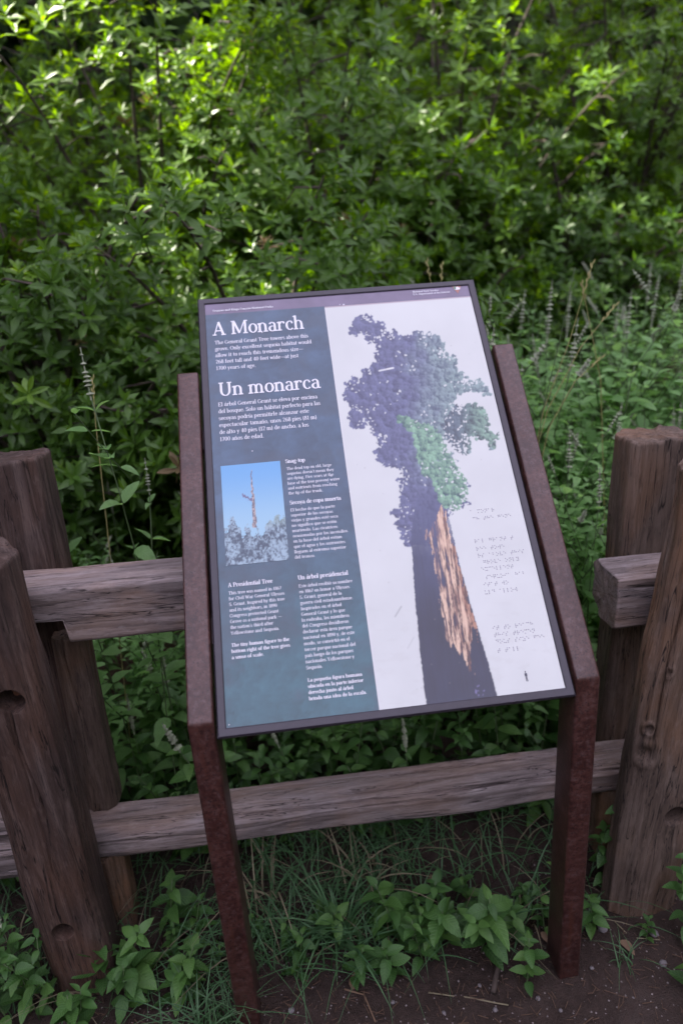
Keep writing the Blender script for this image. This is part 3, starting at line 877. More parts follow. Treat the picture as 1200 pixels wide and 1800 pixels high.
block('body_text', ['Este \u00e1rbol recibi\u00f3 su nombre', 'en 1867 en honor a Ulysses', 'S. Grant, general de la', 'guerra civil estadounidense.', 'Inspirados en el \u00e1rbol', 'General Grant y lo que', 'lo rodeaba, los miembros', 'del Congreso decidieron', 'declarar esta \u00e1rea parque', 'nacional en 1890 y, de este', 'modo, se convirti\u00f3 en el', 'tercer parque nacional del', 'pa\u00eds luego de los parques', 'nacionales Yellowstone y', 'Sequoia.'],
      (525, 1033.3), (538.3, 1177), 0, (525, 1033.3), (619.3, 1024), bold=1.15)
block('note_text', ['La peque\u00f1a figura humana', 'ubicada en la parte inferior', 'derecha junto al \u00e1rbol', 'brinda una idea de la escala.'], (540.8, 1198.8), (543.3, 1231.3), 3, (543.3, 1231.3), (645, 1220.5), bold=1.5)
block('header_text', ['Sequoia and Kings Canyon National Parks'], (374, 548.5), (374, 548.5), 0, (374, 548.5), (480, 538.5), bold=1.4)
block('agency_text', ['National Park Service', 'U.S. Department of the Interior'], (725, 515), (725.6, 519.5), 1, (725.6, 519.5), (790.4, 513), bold=1.3, hk=1.2)

# arrowhead emblem in the header
ec = pan(802.4, 507.4); es = pan(810, 507)[0] - pan(795, 508.2)[0]
def flat_poly(name, pts, w, mat):
    return mesh_np(name, [(ec[0] + x * es, ec[1] + y * es, PW + w) for x, y in pts], [tuple(range(len(pts)))], mat)
M_EMB = plain_mat('emblem_brown', (0.30, 0.13, 0.10), 0.4)
M_EMG = plain_mat('emblem_green', (0.10, 0.20, 0.14), 0.4)
arrow = [(0, -.72), (.14, -.45), (.36, -.1), (.48, .3), (.42, .46), (.3, .52), (.12, .5), (0, .56), (-.14, .5), (-.32, .52), (-.44, .44), (-.48, .28), (-.36, -.1), (-.14, -.45)]
em = sub('emblem', flat_poly('emblem', arrow, 0.0007, M_EMB))
me = flat_poly('emblem_field', [(-.3, -.18), (.3, -.18), (.38, .1), (.2, .12), (.05, .28), (-.1, .1), (-.36, .12)], 0.0009, M_TEXT)
sub('emblem_mountain', me)
sub('emblem_tree', flat_poly('emblem_tree', [(-.3, -.15), (-.16, -.15), (-.16, -.05), (-.08, 0), (-.16, .34), (-.23, .42), (-.3, .3), (-.38, .02), (-.3, -.05)], 0.0011, M_EMG))

# braille: raised dots; cells spell the panel's own English words
BR = dict(zip('abcdefghijklmnopqrstuvwxyz', ['1', '12', '14', '145', '15', '124', '1245', '125', '24', '245', '13', '123', '134', '1345', '135', '1234', '12345', '1235', '234', '2345', '136', '1236', '2456', '1346', '13456', '1356']))
rows = []
def c5(x, y): return (640 + x * 0.3, 780 + y * 0.3)
for a, b in [((625, 408), (780, 400)), ((640, 450), (865, 430)), ((650, 580), (875, 565)), ((660, 625), (830, 608)), ((670, 665), (940, 635)), ((680, 705), (930, 685)), ((690, 745), (890, 728)),
             ((695, 793), (945, 765)), ((703, 835), (860, 815)), ((710, 880), (920, 855)), ((755, 1090), (1015, 1055)), ((765, 1130), (1000, 1105)), ((775, 1170), (1060, 1140)), ((785, 1222), (935, 1198))]:
    rows.append((pan(*c5(*a)), pan(*c5(*b))))
words = 'a monarch the general grant tree towers above this grove only excellent sequoia habitat would allow it to reach this tremendous size feet tall and feet wide at just years of age'
V, F = [], []
pos = 0
for ri, ((u0, v0), (u1, v1)) in enumerate(rows):
    if ri in (2, 10):
        sub('braille_text', mesh_np('braille_text', V, F, M_DOT, True)); V, F = [], []
    u = u0
    while u < u1 - 0.004:
        ch = words[pos % len(words)]; pos += 1
        if ch != ' ':
            for d in BR[ch]:
                d = int(d) - 1
                cu, cv = u + (d // 3) * 0.0031, v0 + 0.0062 - (d % 3) * 0.0031
                n = len(V)
                r = 0.00115
                V += [(cu + r * math.cos(a), cv + r * math.sin(a), PW + 0.0006) for a in np.linspace(0, 2 * math.pi, 7)[:-1]]
                V += [(cu + r * .55 * math.cos(a), cv + r * .55 * math.sin(a), PW + 0.0013) for a in np.linspace(0, 2 * math.pi, 7)[:-1]]
                F += [(n + i, n + (i + 1) % 6, n + 6 + (i + 1) % 6, n + 6 + i) for i in range(6)] + [tuple(n + 6 + i for i in range(6))]
        u += 0.0074
sub('braille_text', mesh_np('braille_text', V, F, M_DOT, True))
# tiny human figure printed for scale
fu, fv = pan(924, 1189)
V, F = [], []
def fig(pts, w=0.0008):
    n = len(V)
    V.extend([(fu + x * 0.0010, fv + y * 0.0010, PW + w) for x, y in pts]); F.append(tuple(range(n, n + len(pts))))
fig([(1.5 * math.cos(a), 8.2 + 1.7 * math.sin(a)) for a in np.linspace(0, 2 * math.pi, 9)[:-1]])
fig([(-2.6, 1), (-1.6, 0), (1.6, 0), (2.6, 1), (2.4, 6), (-2.4, 6)], 0.00084)
fig([(-1.9, -9), (-.5, -9), (-.2, .3), (-1.7, .3)], 0.00088)
fig([(.5, -9.4), (1.9, -9.4), (1.7, .3), (.2, .3)], 0.00092)
sub('human_figure', mesh_np('human_figure', V, F, plain_mat('figure_ink', (0.05, 0.05, 0.07), 0.4)))
# chips in the print
V, F = [], []
rng = random.Random(5)
chips = [(604, 536, 2.2), (597, 536, 1.4), (443.5, 793, 1.6), (582, 837, 2.0), (576, 848, 1.0), (461, 585, 1.6), (490, 674, 2.2), (534, 722, 1.3), (403, 1274, 1.2), (614, 865, 1.0)]
for px, py, r in chips:
    cu, cv = pan(px, py)
    n = len(V)
    for i in range(7):
        a = 2 * math.pi * i / 7
        rr = r * 0.00085 * rng.uniform(0.6, 1.3)
        V.append((cu + rr * math.cos(a), cv + rr * math.sin(a), PW + 0.0011))
    F.append(tuple(range(n, n + 7)))
sub('chipped_spot', mesh_np('chipped_spot', V, F, M_TEXT))

# ------------------------------------------------------------------ rustic timber fence
fence = empty('timber_fence', (0.56, 0.2, 0))
tag(fence, 'weathered split timber fence with paired bolted posts and heavy rails', 'fence')
FI = fence.matrix_basis.copy()
FI = Matrix.Translation((-0.56, -0.2, 0))
def rrect(w, d, ch):
    """closed outline, counterclockwise; ch = chamfer at (-,-) (+,-) (+,+) (-,+)"""
    x, y = w / 2, d / 2
    a, b, c, e = ch
    return [(-x + a, -y), (x - b, -y), (x, -y + b), (x, y - c), (x - c, y), (-x + e, y), (-x, y - e), (-x, -y + a)]
def beam(name, outline, L, mat, seed, n=170, dl=0.006, holes=(), cracks=6, taper=0.0, top=(0, 0), bot=(0, 0), bend=(0, 0), amp=0.004, round_end=0.003, knots=()):
    rs = np.random.default_rng(seed)
    o = np.array(outline, float)
    seg = np.linalg.norm(np.roll(o, -1, 0) - o, axis=1)
    cum = np.concatenate([[0], np.cumsum(seg)]); per = cum[-1]
    s = np.arange(n) / n * per
    oc = np.vstack([o, o[:1]])
    px = np.interp(s, cum, oc[:, 0]); py = np.interp(s, cum, oc[:, 1])
    for _ in range(1):                                    # soften the arrises
        px = 0.25 * np.roll(px, 1) + 0.5 * px + 0.25 * np.roll(px, -1)
        py = 0.25 * np.roll(py, 1) + 0.5 * py + 0.25 * np.roll(py, -1)
    tx, ty = np.roll(px, -1) - np.roll(px, 1), np.roll(py, -1) - np.roll(py, 1)
    tl = np.hypot(tx, ty); nx, ny = ty / tl, -tx / tl
    m = max(8, int(L / dl))
    z = np.linspace(0, L, m)
    Zg, PXg = np.meshgrid(z, px, indexing='ij')
    PYg = np.broadcast_to(py, Zg.shape); NX = np.broadcast_to(nx, Zg.shape); NY = np.broadcast_to(ny, Zg.shape); Sg = np.broadcast_to(s, Zg.shape)
    d = amp * fbm(PXg * 14 + seed, PYg * 14, Zg * 3.0, 3, seed) + 0.0008 * fbm(PXg * 90, PYg * 90, Zg * 4, 3, seed + 5) + 0.0006 * vnoise(PXg * 400, PYg * 400, Zg * 14, seed + 9)
    for i in range(cracks):
        s0 = rs.uniform(0, per); z0 = rs.uniform(-0.1, 0.7) * L; z1 = z0 + rs.uniform(0.25, 0.8) * L
        wd = rs.uniform(0.0016, 0.0032); dp = rs.uniform(0.005, 0.014)
        ds = np.abs(Sg - s0 - 0.012 * fbm(Zg * 4, Zg * 0 + i, 0, 3, seed + i))
        ds = np.minimum(ds, per - ds)
        d = d - dp * np.exp(-(ds / wd) ** 2) * sstep(z0, z0 + 0.08, Zg) * (1 - sstep(z1 - 0.08, z1, Zg))
    for kx, kz, kr in knots:                              # raised rings round a knot on the front face
        rr = np.hypot(PXg - kx, (Zg - kz) * 0.7) / kr
        d = d + np.where(NY < -0.3, 0.004 * np.exp(-(rr - 1) ** 2 * 5) - 0.010 * np.exp(-(rr * 1.8) ** 2), 0)
    sc = 1 - taper * Zg / L
    er = np.minimum(Zg, L - Zg)
    d = d - round_end * np.clip(1 - er / round_end, 0, 1) ** 2 * 0.7
    Xv = PXg * sc + NX * d; Yv = PYg * sc + NY * d
    for hx, hz, hr, hd in ():
        rr = np.hypot(Xv - hx + 0.002 * vnoise(Zg * 90, PXg * 90, 0, seed), Zg - hz) / hr
        a = np.clip((1.06 - rr) / 0.12, 0, 1)
        Yv = Yv + np.where((NY < -0.6), hd * a, 0)
    Lt = L + top[0] * Xv + top[1] * Yv + 0.004 * fbm(Xv * 60, Yv * 60, 0, 3, seed + 3)
    Lb = bot[0] * Xv + bot[1] * Yv + 0.003 * fbm(Xv * 60, Yv * 60, 3.3, 3, seed + 4)
    Zv = Lb + (Lt - Lb) * Zg / L
    bz = np.sin(np.pi * Zg / L)
    Xv = Xv + bend[0] * bz; Yv = Yv + bend[1] * bz
    V = np.stack([Xv, Yv, Zv], -1).reshape(-1, 3)
    a = np.arange(m * n).reshape(m, n)
    b = np.roll(a, -1, 1)
    F = np.stack([a[:-1], b[:-1], b[1:], a[1:]], -1).reshape(-1, 4)
    extra, faces = [], []
    nv = len(V)
    for end, row in ((0, a[0]), (1, a[-1])):
        ring = row; cpt = V[row].mean(0)
        for k in (0.8, 0.6, 0.4, 0.2):
            P = cpt + (V[row] - cpt) * k
            sm = np.stack([px, py], -1) * (1 - (taper if end else 0))
            P[:, :2] = V[row][:, :2].mean(0) + (sm - sm.mean(0)) * k * 0.97 + (V[row][:, :2] - V[row][:, :2].mean(0) - sm + sm.mean(0)) * max(0, k - .7)
            P[:, 2] = cpt[2] + (V[row][:, 2] - cpt[2]) * k + 0.0012 * fbm(P[:, 0] * 45, P[:, 1] * 45, end * 4.0, 3, seed + 7)
            ids = np.arange(nv, nv + n); nv += n
            extra.append(P)
            r2, i2 = np.roll(ring, -1), np.roll(ids, -1)
            q_ = np.stack([ring, ids, i2, r2], -1) if end == 0 else np.stack([ring, r2, i2, ids], -1)
            faces.append(q_)
            ring = ids
        extra.append(cpt[None]); c0 = nv; nv += 1
        r2 = np.roll(ring, -1)
        cc = np.full(n, c0)
        q_ = np.stack([ring, cc, cc, r2], -1) if end == 0 else np.stack([ring, r2, cc, cc], -1)
        faces.append(('tri', np.stack([ring, cc, r2], -1) if end == 0 else np.stack([ring, r2, cc], -1)))
    V = np.vstack([V] + extra)
    FL = [list(f_) for f_ in F.tolist()]
    for f_ in faces:
        FL += f_[1].tolist() if isinstance(f_, tuple) else f_.tolist()
    me = mesh_np(name, V, FL, mat, True)
    sm_ = np.ones(len(me.polygons), bool); sm_[len(F):] = False
    me.polygons.foreach_set('use_smooth', sm_)
    return me
def place_beam(name, me, p0, p1, yref=(0, 1, 0), parent=None):
    """local Z from p0 towards p1; local Y as near yref as can be"""
    p0, p1 = Vector(p0), Vector(p1)
    zz = (p1 - p0).normalized()
    yy = Vector(yref); yy = (yy - zz * yy.dot(zz)).normalized()
    xx = yy.cross(zz)
    M = Matrix(((xx.x, yy.x, zz.x, p0.x), (xx.y, yy.y, zz.y, p0.y), (xx.z, yy.z, zz.z, p0.z), (0, 0, 0, 1)))
    return obj(name, me, parent or fence, FI @ M)
def drill(o, x, z, r, depth, face_y):
    """cut a counterbore into the front of a post"""
    b = MB()
    n = 28
    b.tube([(x, face_y - .03, z), (x, face_y + depth, z)], [r * 1.08, r], n)
    cut = bpy.data.objects.new('cut', b.mesh('cut', o.data.materials[0])); COL.objects.link(cut)
    cut.matrix_world = fence.matrix_basis @ o.matrix_basis
    md = o.modifiers.new('bore', 'BOOLEAN'); md.object = cut; md.operation = 'DIFFERENCE'; md.solver = 'EXACT'
    bpy.context.view_layer.update()
    me = bpy.data.meshes.new_from_object(o.evaluated_get(bpy.context.evaluated_depsgraph_get()))
    o.modifiers.clear()
    if len(me.polygons) > 100: o.data = me
    bpy.data.objects.remove(cut, do_unlink=True)
def bolt(parent, x, y, z, r, mat, hexa=True):
    b = MB()
    n = 12
    for k, (rr, y0, y1, nn) in enumerate(((r * 1.7, 0.0, -0.003, 14), (r, -0.003, -0.003 - r * 0.9, 6), (r * 0.5, -0.003 - r * 0.9, -0.006 - r * 1.7, 10))):
        ring = [(x + rr * math.cos(2 * math.pi * i / nn), y + y0, z + rr * math.sin(2 * math.pi * i / nn)) for i in range(nn)]
        ring2 = [(p[0], y + y1, p[2]) for p in ring]
        b.add(ring + ring2, [(i, (i + 1) % nn, nn + (i + 1) % nn, nn + i) for i in range(nn)] + [tuple(range(nn, 2 * nn))])
    return obj('bolt', b.mesh('bolt', mat), parent)

# ---- the fence's timbers
lfp = beam('front_post', rrect(0.140, 0.125, (0.02, 0.024, 0.030, 0.012)), 1.135, M_WOOD_A, 11, dl=0.0045, n=220,
           holes=[(0.024, 0.838, 0.023, 0.085), (-0.008, 0.25, 0.024, 0.085)], cracks=8, top=(-0.45, 0.1), amp=0.006)
p_lf = place_beam('front_post', lfp, (-0.728, 0.1975, -0.05), (-0.746, 0.1965, 1.10))
drill(p_lf, 0.022, 0.838, 0.025, 0.062, -0.0625)
drill(p_lf, -0.008, 0.25, 0.022, 0.062, -0.0625)
bolt(p_lf, 0.022, -0.0015, 0.838, 0.013, M_BOLT_RUST)
bolt(p_lf, -0.008, -0.0015, 0.25, 0.011, M_BOLT_RUST)
rfp = beam('front_post', rrect(0.165, 0.125, (0.03, 0.02, 0.012, 0.055)), 1.20, M_WOOD_C, 23, dl=0.0045, n=220,
           holes=[(0.028, 0.345, 0.026, 0.080)], cracks=9, taper=0.10, top=(0.55, 0.1), bend=(-0.014, 0), amp=0.008, knots=[(-0.058, 0.53, 0.022), (-0.062, 0.60, 0.010), (-0.045, 0.74, 0.008)])
p_rf = place_beam('front_post', rfp, (0.600, 0.1955, -0.05), (0.680, 0.1955, 1.14))
drill(p_rf, 0.020, 0.345, 0.025, 0.062, -0.0625)
bolt(p_rf, 0.020, -0.0015, 0.345, 0.011, M_BOLT)
lbp = beam('back_post', rrect(0.150, 0.125, (0.012, 0.02, 0.012, 0.012)), 1.24, M_WOOD_A, 31, cracks=7, top=(-0.02, -0.06), amp=0.005)
place_beam('back_post', lbp, (-0.765, 0.4495, -0.05), (-0.750, 0.4515, 1.18))
rbp = beam('back_post', rrect(0.160, 0.130, (0.016, 0.012, 0.012, 0.040)), 1.16, M_WOOD_C, 37, cracks=8, top=(0.02, 0.0), amp=0.006)
place_beam('back_post', rbp, (0.662, 0.4525, -0.05), (0.694, 0.4525, 1.10))
# rails: local X points down, local -Y is the side towards the path
def rail(name, h, d, ch, p0, p1, mat, seed, notch=None, **kw):
    L = (Vector(p1) - Vector(p0)).length
    me = beam(name, rrect(h, d, ch), L, mat, seed, **kw)
    if notch:
        co = np.empty(len(me.vertices) * 3, np.float32); me.vertices.foreach_get('co', co)
        co = co.reshape(-1, 3)
        k = (co[:, 2] < notch[0]) & (co[:, 0] > notch[1])
        co[k, 0] = notch[1] + (co[k, 0] - notch[1]) * 0.05
        me.vertices.foreach_set('co', co.ravel()); me.update()
    return place_beam(name, me, p0, p1)
rail('top_rail', 0.126, 0.118, (0.008, 0.008, 0.02, 0.01), (-0.90, 0.3255, 0.893), (0.08, 0.3255, 0.887), M_WOOD_B, 41, notch=(0.262, 0.005), cracks=9)
rail('top_rail', 0.138, 0.118, (0.008, 0.014, 0.045, 0.012), (0.536, 0.3255, 0.774), (1.5, 0.3255, 0.768), M_WOOD_B, 43, cracks=10)
rail('bottom_rail', 0.090, 0.118, (0.014, 0.030, 0.03, 0.014), (-0.80, 0.3255, 0.279), (0.668, 0.3255, 0.277), M_WOOD_B, 47, cracks=12, amp=0.006)
rail('bottom_rail', 0.112, 0.112, (0.016, 0.03, 0.03, 0.014), (-1.9, 0.3235, 0.405), (-0.812, 0.3235, 0.384), M_WOOD_B, 53, cracks=10, amp=0.005)
rail('bottom_rail', 0.110, 0.108, (0.020, 0.03, 0.03, 0.014), (-1.9, 0.3205, 0.285), (-0.812, 0.3205, 0.265), M_WOOD_B, 59, cracks=10, amp=0.005)
rail('bottom_rail', 0.110, 0.112, (0.016, 0.03, 0.03, 0.014), (0.672, 0.3235, 0.285), (1.6, 0.3235, 0.275), M_WOOD_B, 57, cracks=10, amp=0.006)
sp1 = beam('spacer_post', rrect(0.072, 0.085, (0.018, 0.018, 0.018, 0.018)), 0.475, M_WOOD_C, 61, n=120, cracks=4)
place_beam('spacer_post', sp1, (-0.684, 0.388, 0.322), (-0.674, 0.388, 0.79))
sp3 = beam('spacer_post', rrect(0.105, 0.108, (0.03, 0.03, 0.03, 0.03)), 0.30, M_WOOD_C, 71, n=100, cracks=4)
place_beam('spacer_post', sp3, (-0.690, 0.3225, -0.05), (-0.690, 0.3225, 0.236))
sp4 = beam('spacer_post', rrect(0.125, 0.108, (0.03, 0.03, 0.03, 0.03)), 0.30, M_WOOD_C, 73, n=100, cracks=4)
place_beam('spacer_post', sp4, (0.610, 0.3225, -0.05), (0.610, 0.3225, 0.236))

# ------------------------------------------------------------------ plant building blocks
R = random.Random(2024)
def leaf_geo(L, W, seg, shape, droop=0.3, fold=0.25, tooth=0.0, twist=0.0):
    """blade along +Y from the origin, face up (+Z)"""
    V, F = [], []
    for i in range(seg + 1):
        t = i / seg
        w = shape(t) * W / 2
        y = L * (t - 0.12 * droop * t * t)
        z = -droop * L * t * t * 0.55
        tw = twist * t
        if tooth and 0 < i < seg: w *= 1 + tooth * (1 if i % 2 else -1)
        e = fold * w
        V += [(-w * math.cos(tw), y, z + e - w * math.sin(tw)), (0, y, z), (w * math.cos(tw), y, z + e + w * math.sin(tw))]
    for i in range(seg):
        a = i * 3
        F += [(a, a + 1, a + 4, a + 3), (a + 1, a + 2, a + 5, a + 4)]
    return V, F
sh_lance = lambda t: (math.sin(math.pi * min(1, t ** 1.35 * 0.97 + 0.03)) ** 0.85)
sh_ovate = lambda t: (math.sin(math.pi * min(1.0, max(0.0, 0.06 + 0.94 * t ** 0.72))) ** 0.8) * (1.0 if t < 0.98 else 0.2)
def face_dir(d, roll=0.0, up=Vector((0, 0, 1))):
    """matrix whose +Y looks along d and +Z as near up as can be"""
    y = d.normalized()
    x = y.cross(up)
    if x.length < 1e-3: x = Vector((1, 0, 0))
    x.normalize()
    z = x.cross(y)
    m = Matrix(((x.x, y.x, z.x), (x.y, y.y, z.y), (x.z, y.z, z.z)))
    return (m @ Matrix.Rotation(roll, 3, 'Y')).to_4x4()
def stem_dir(d, roll=0.0):
    """matrix whose +Z looks along d"""
    q_ = d.to_track_quat('Z', 'Y')
    return (q_.to_matrix() @ Matrix.Rotation(roll, 3, 'Z')).to_4x4()

# ---- shrub sprigs: a whorl of lance-shaped leaves
def sprig_mesh(i):
    b = MB()
    n = R.randint(8, 11)
    b.tube([(0, 0, -0.09), (0.003, 0.002, -0.03), (0, 0, 0.012)], [0.0024, 0.002, 0.0012], 5)
    for k in range(n):
        az = k * 2.399 + R.uniform(-.25, .25)
        f_ = k / n
        el = rad(8 + 62 * f_ + R.uniform(-9, 9))
        L = R.uniform(.060, .080) * (1 - .30 * f_)
        V, F = leaf_geo(L, L * R.uniform(.27, .34), 5, sh_lance, R.uniform(.15, .5), R.uniform(.18, .4), 0, R.uniform(-.5, .5))
        d = Vector((math.cos(az) * math.cos(el), math.sin(az) * math.cos(el), math.sin(el)))
        M = face_dir(d, R.uniform(-.35, .35))
        o_ = Vector((0, 0, -0.024 + 0.032 * f_))
        b.add([M @ Vector(p) + o_ for p in V], F)
    return b.mesh('sprig', M_SHRUB, False)
def sprig_arrays():
    b = MB()
    n = R.randint(7, 9)
    for k in range(n):
        az = k * 2.399 + R.uniform(-.3, .3)
        f_ = k / n
        el = rad(5 + 62 * f_ + R.uniform(-9, 9))
        L = R.uniform(.062, .082) * (1 - .28 * f_)
        V, F = leaf_geo(L, L * R.uniform(.32, .40), 2, lambda t: (0.35, 1.0, 0.05)[int(round(t * 2))], R.uniform(.15, .5), R.uniform(.18, .4), 0, R.uniform(-.5, .5))
        M = face_dir(Vector((math.cos(az) * math.cos(el), math.sin(az) * math.cos(el), math.sin(el))), R.uniform(-.35, .35))
        o_ = Vector((0, 0, -0.024 + 0.032 * f_))
        b.add([M @ Vector(p) + o_ for p in V], F)
    return np.array(b.v), np.array(b.f)
M_SEED = plain_mat('dry_seed_head', (0.34, 0.24, 0.18), 0.8, var=0.4, nscale=80)
def seed_cluster():
    b = MB()
    for k in range(9):
        c = Vector((R.gauss(0, .012), R.gauss(0, .012), R.uniform(0, .03)))
        r = R.uniform(.004, .008)
        b.tube([c, c + Vector((0, 0, r * .5)), c + Vector((0, 0, r * 1.5)), c + Vector((0, 0, r * 2))], [r * .4, r, r * .9, r * .2], 6)
        b.tube([(0, 0, -.03), tuple(c)], [.0012, .0009], 4, False)
    return b.mesh('seed_cluster', M_SEED, True)
SEEDS = [seed_cluster() for i in range(4)]
SPRIGS = [sprig_mesh(i) for i in range(9)]
M_DRYSPRIG = leaf_mat('dried_shrub_leaf', (0.09, 0.065, 0.03), (0.19, 0.14, 0.06), (0.30, 0.23, 0.11), 0.3, 0.7)
DRY_SPRIGS = []
for i in (0, 3, 6):
    m_ = SPRIGS[i].copy(); m_.materials[0] = M_DRYSPRIG; DRY_SPRIGS.append(m_)
SPRIG_A = [sprig_arrays() for i in range(9)]
SUNSPOT = []                                              # (world position, shrub sprig) kept to pick where sun gaps are opened
def bez(p0, p1, p2, t): return p0 * (1 - t) ** 2 + p1 * 2 * t * (1 - t) + p2 * t * t
def make_shrub(bx, by, top, rx, ry, nb, per, label, group, fwd=0.35, size=1.0, low=0.25, sc=1.0, extra=26):
    nb, per = 30, 10
    VV, FF, nv = [], [], 0
    base = Vector((bx, by, gz1(bx, by) - 0.02))
    root = empty('leafy_shrub', base)
    tag(root, label, 'shrub', group)
    count = 0
    for k in range(nb):
        a = 2 * math.pi * (k * 0.618 + R.uniform(-.06, .06))
        rr = math.sqrt(R.uniform(.12, 1))
        h = top * (low + (1 - low) * R.random() ** 0.8)
        lim = math.sqrt(max(0.05, 1 - ((h - top * .55) / (top * .56)) ** 2))
        end = Vector((math.cos(a) * rx * rr * lim, math.sin(a) * ry * rr * lim - fwd * lim, h))
        st = Vector((R.uniform(-.12, .12), R.uniform(-.12, .12), 0))
        mid = Vector((end.x * .25 + R.uniform(-.1, .1), end.y * .25, h * .80))
        pts = [bez(st, mid, end, t / 9) for t in range(10)]
        b = MB()
        b.tube(pts, [0.016 * (1 - i / 9) ** .8 + 0.003 for i in range(10)], 5)
        outd = Vector((end.x, end.y, 0.0))
        if outd.length > 1e-3: outd.normalize()
        spots = []
        for j in range(per + extra):
            t = (1 - 0.58 * (j / per) ** 1.1 if j else 1.0) if j < per else 1 - .72 * R.random()
            p = bez(st, mid, end, t)
            tan = (bez(st, mid, end, min(1, t + .03)) - bez(st, mid, end, t - .03)).normalized()
            an = j * 2.4 + R.uniform(-.5, .5)
            rad_v = Vector((math.cos(an), math.sin(an), R.uniform(-.1, .55)))
            off = rad_v * R.uniform(.05, .30) * (0.5 + 0.9 * (1 - t) / .58 + .25) if j else Vector((0, 0, 0))
            tip = p + off + outd * R.uniform(0, .05)
            d = (rad_v * .55 + outd * .45 + Vector((0, 0, .62)) + tan * .35).normalized()
            if off.length > .06 and j < per:
                b.tube([p, p + off * .55 + Vector((0, 0, -.012)), tip - d * .08 * sc], [.0045, .0035, .0022], 4, False)
            spots.append((tip, d))
        obj('branch', b.mesh('branch', M_BRANCH, True), root)
        for j, (tip, d) in enumerate(spots):
            s = R.uniform(.85, 1.40) * size
            if j >= per:
                V_, F_ = SPRIG_A[R.randrange(9)]
                M_ = np.array((stem_dir(d, R.uniform(0, 6.28)) @ Matrix.Scale(s, 4)).to_3x3())
                VV.append(V_ @ M_.T + np.array(tip)); FF.append(F_ + nv); nv += len(V_)
                SUNSPOT.append(base + tip)
                continue
            if R.random() < .0:
                obj('seed_cluster', SEEDS[R.randrange(4)], root, Matrix.Translation(tip + d * .03) @ stem_dir(d, 0) @ Matrix.Scale(1.3, 4))
            o = obj('sprig', SPRIGS[R.randrange(len(SPRIGS))] if R.random() > .018 else DRY_SPRIGS[R.randrange(3)], root, Matrix.Translation(tip) @ stem_dir(d, R.uniform(0, 6.28)) @ Matrix.Scale(s, 4))
            SUNSPOT.append(base + tip)
            count += 1
    fo = obj('foliage', mesh_np('foliage', np.vstack(VV), np.vstack(FF), M_SHRUB), root)
    tag(fo, kind='stuff')
    return root
SH_G = 'shrubs of the thicket behind the fence'
SH_L = 'dense leafy green shrub crowded among others in thicket behind fence'
for x, y, top, rx, ry, lab, fw, lo in [
    (-1.05, 1.95, 2.00, .95, .75, 'bushy green shrub behind the left fence posts, leafy to the ground', .45, .15),
    (-0.20, 2.05, 1.85, .90, .75, 'rounded green shrub directly behind top edge of the sign', .45, .2),
    (0.65, 2.80, 1.90, .90, .65, 'dark green shrub arching over the flowering herbs right of the sign', .12, .30),
    (1.60, 3.10, 2.0, .95, .65, 'dark shrub behind the flowering herbs and the right posts', .10, .25),
    (-1.80, 2.45, 2.45, .95, .75, 'shrub with sunlit pale tips at edge of thicket behind left posts', .40, .15),
    (-0.75, 2.90, 2.65, .95, .70, 'tall shrub with bright sunlit leaf tips rising behind the sign', .40, .2),
    (0.15, 3.05, 2.50, .95, .70, 'shrub straight behind the rounded one at the sign top', .40, .25),
    (1.00, 3.50, 2.75, 1.05, .75, 'tall shrub behind the dark arching one right of the sign', .35, .25),
    (2.15, 3.70, 3.00, 1.05, .75, 'tall shrub with sparkling sunlit gaps beyond the right posts', .35, .2),
    (-2.15, 3.7, 2.25, 1.0, .80, 'dark shrub beside the slim trunk behind left shrubs', .35, .25),
    (-1.25, 4.2, 3.0, 1.1, .80, SH_L, .35, .2),
    (-0.2, 4.3, 3.1, 1.1, .80, SH_L, .35, .2),
    (0.75, 4.9, 3.3, 1.1, .80, SH_L, .35, .2),
    (1.8, 5.0, 3.4, 1.2, .85, SH_L, .35, .2),
    (3.1, 5.2, 3.5, 1.3, .85, SH_L, .35, .2),
    (-3.1, 5.2, 2.1, 1.2, .85, SH_L, .35, .2),
    (-1.9, 6.2, 2.6, 1.2, .85, SH_L, .35, .2),
    (-.3, 6.4, 2.8, 1.3, .85, SH_L, .35, .2),
    (1.3, 6.8, 3.3, 1.4, .85, SH_L, .35, .2)]:
    make_shrub(x, y, top, rx, ry, 30, 10, lab, SH_G, fw, .80 if y < 2.5 else .84, lo, extra=50 if y < 3.3 else 36)

# ------------------------------------------------------------------ herbs
def herb_leaf(i, mat, W):
    V, F = leaf_geo(1.0, W, 8, sh_ovate, R.uniform(.1, 1.0), R.uniform(.10, .55), .04, R.uniform(-.6, .6))
    return mesh_np('leaf', V, F, mat, True)
LEAF_H = [herb_leaf(i, M_HERB, R.uniform(.46, .58)) for i in range(7)]
LEAF_C = [herb_leaf(i, M_COVER, R.uniform(.46, .70)) for i in range(8)]
def spike_mesh(L):
    b = MB()
    n = int(L / 0.009)
    for k in range(n):
        z = k * 0.009
        r = 0.0092 * (1 - 0.55 * k / n) * R.uniform(.75, 1.2)
        if R.random() < .12: continue
        m = 7
        ring0 = [(r * R.uniform(.7, 1.25) * math.cos(6.283 * i / m), r * R.uniform(.7, 1.25) * math.sin(6.283 * i / m), z + .0035) for i in range(m)]
        b.add(ring0 + [(0, 0, z - .001), (0, 0, z + .008)], [(i, (i + 1) % m, m + 1) for i in range(m)] + [((i + 1) % m, i, m) for i in range(m)])
    b.tube([(0, 0, -.01), (0, 0, L)], [.0022, .0012], 6)
    return b.mesh('flower_spike', M_SPIKE)
SPIKES = [spike_mesh(l) for l in (.05, .075, .10, .13)]
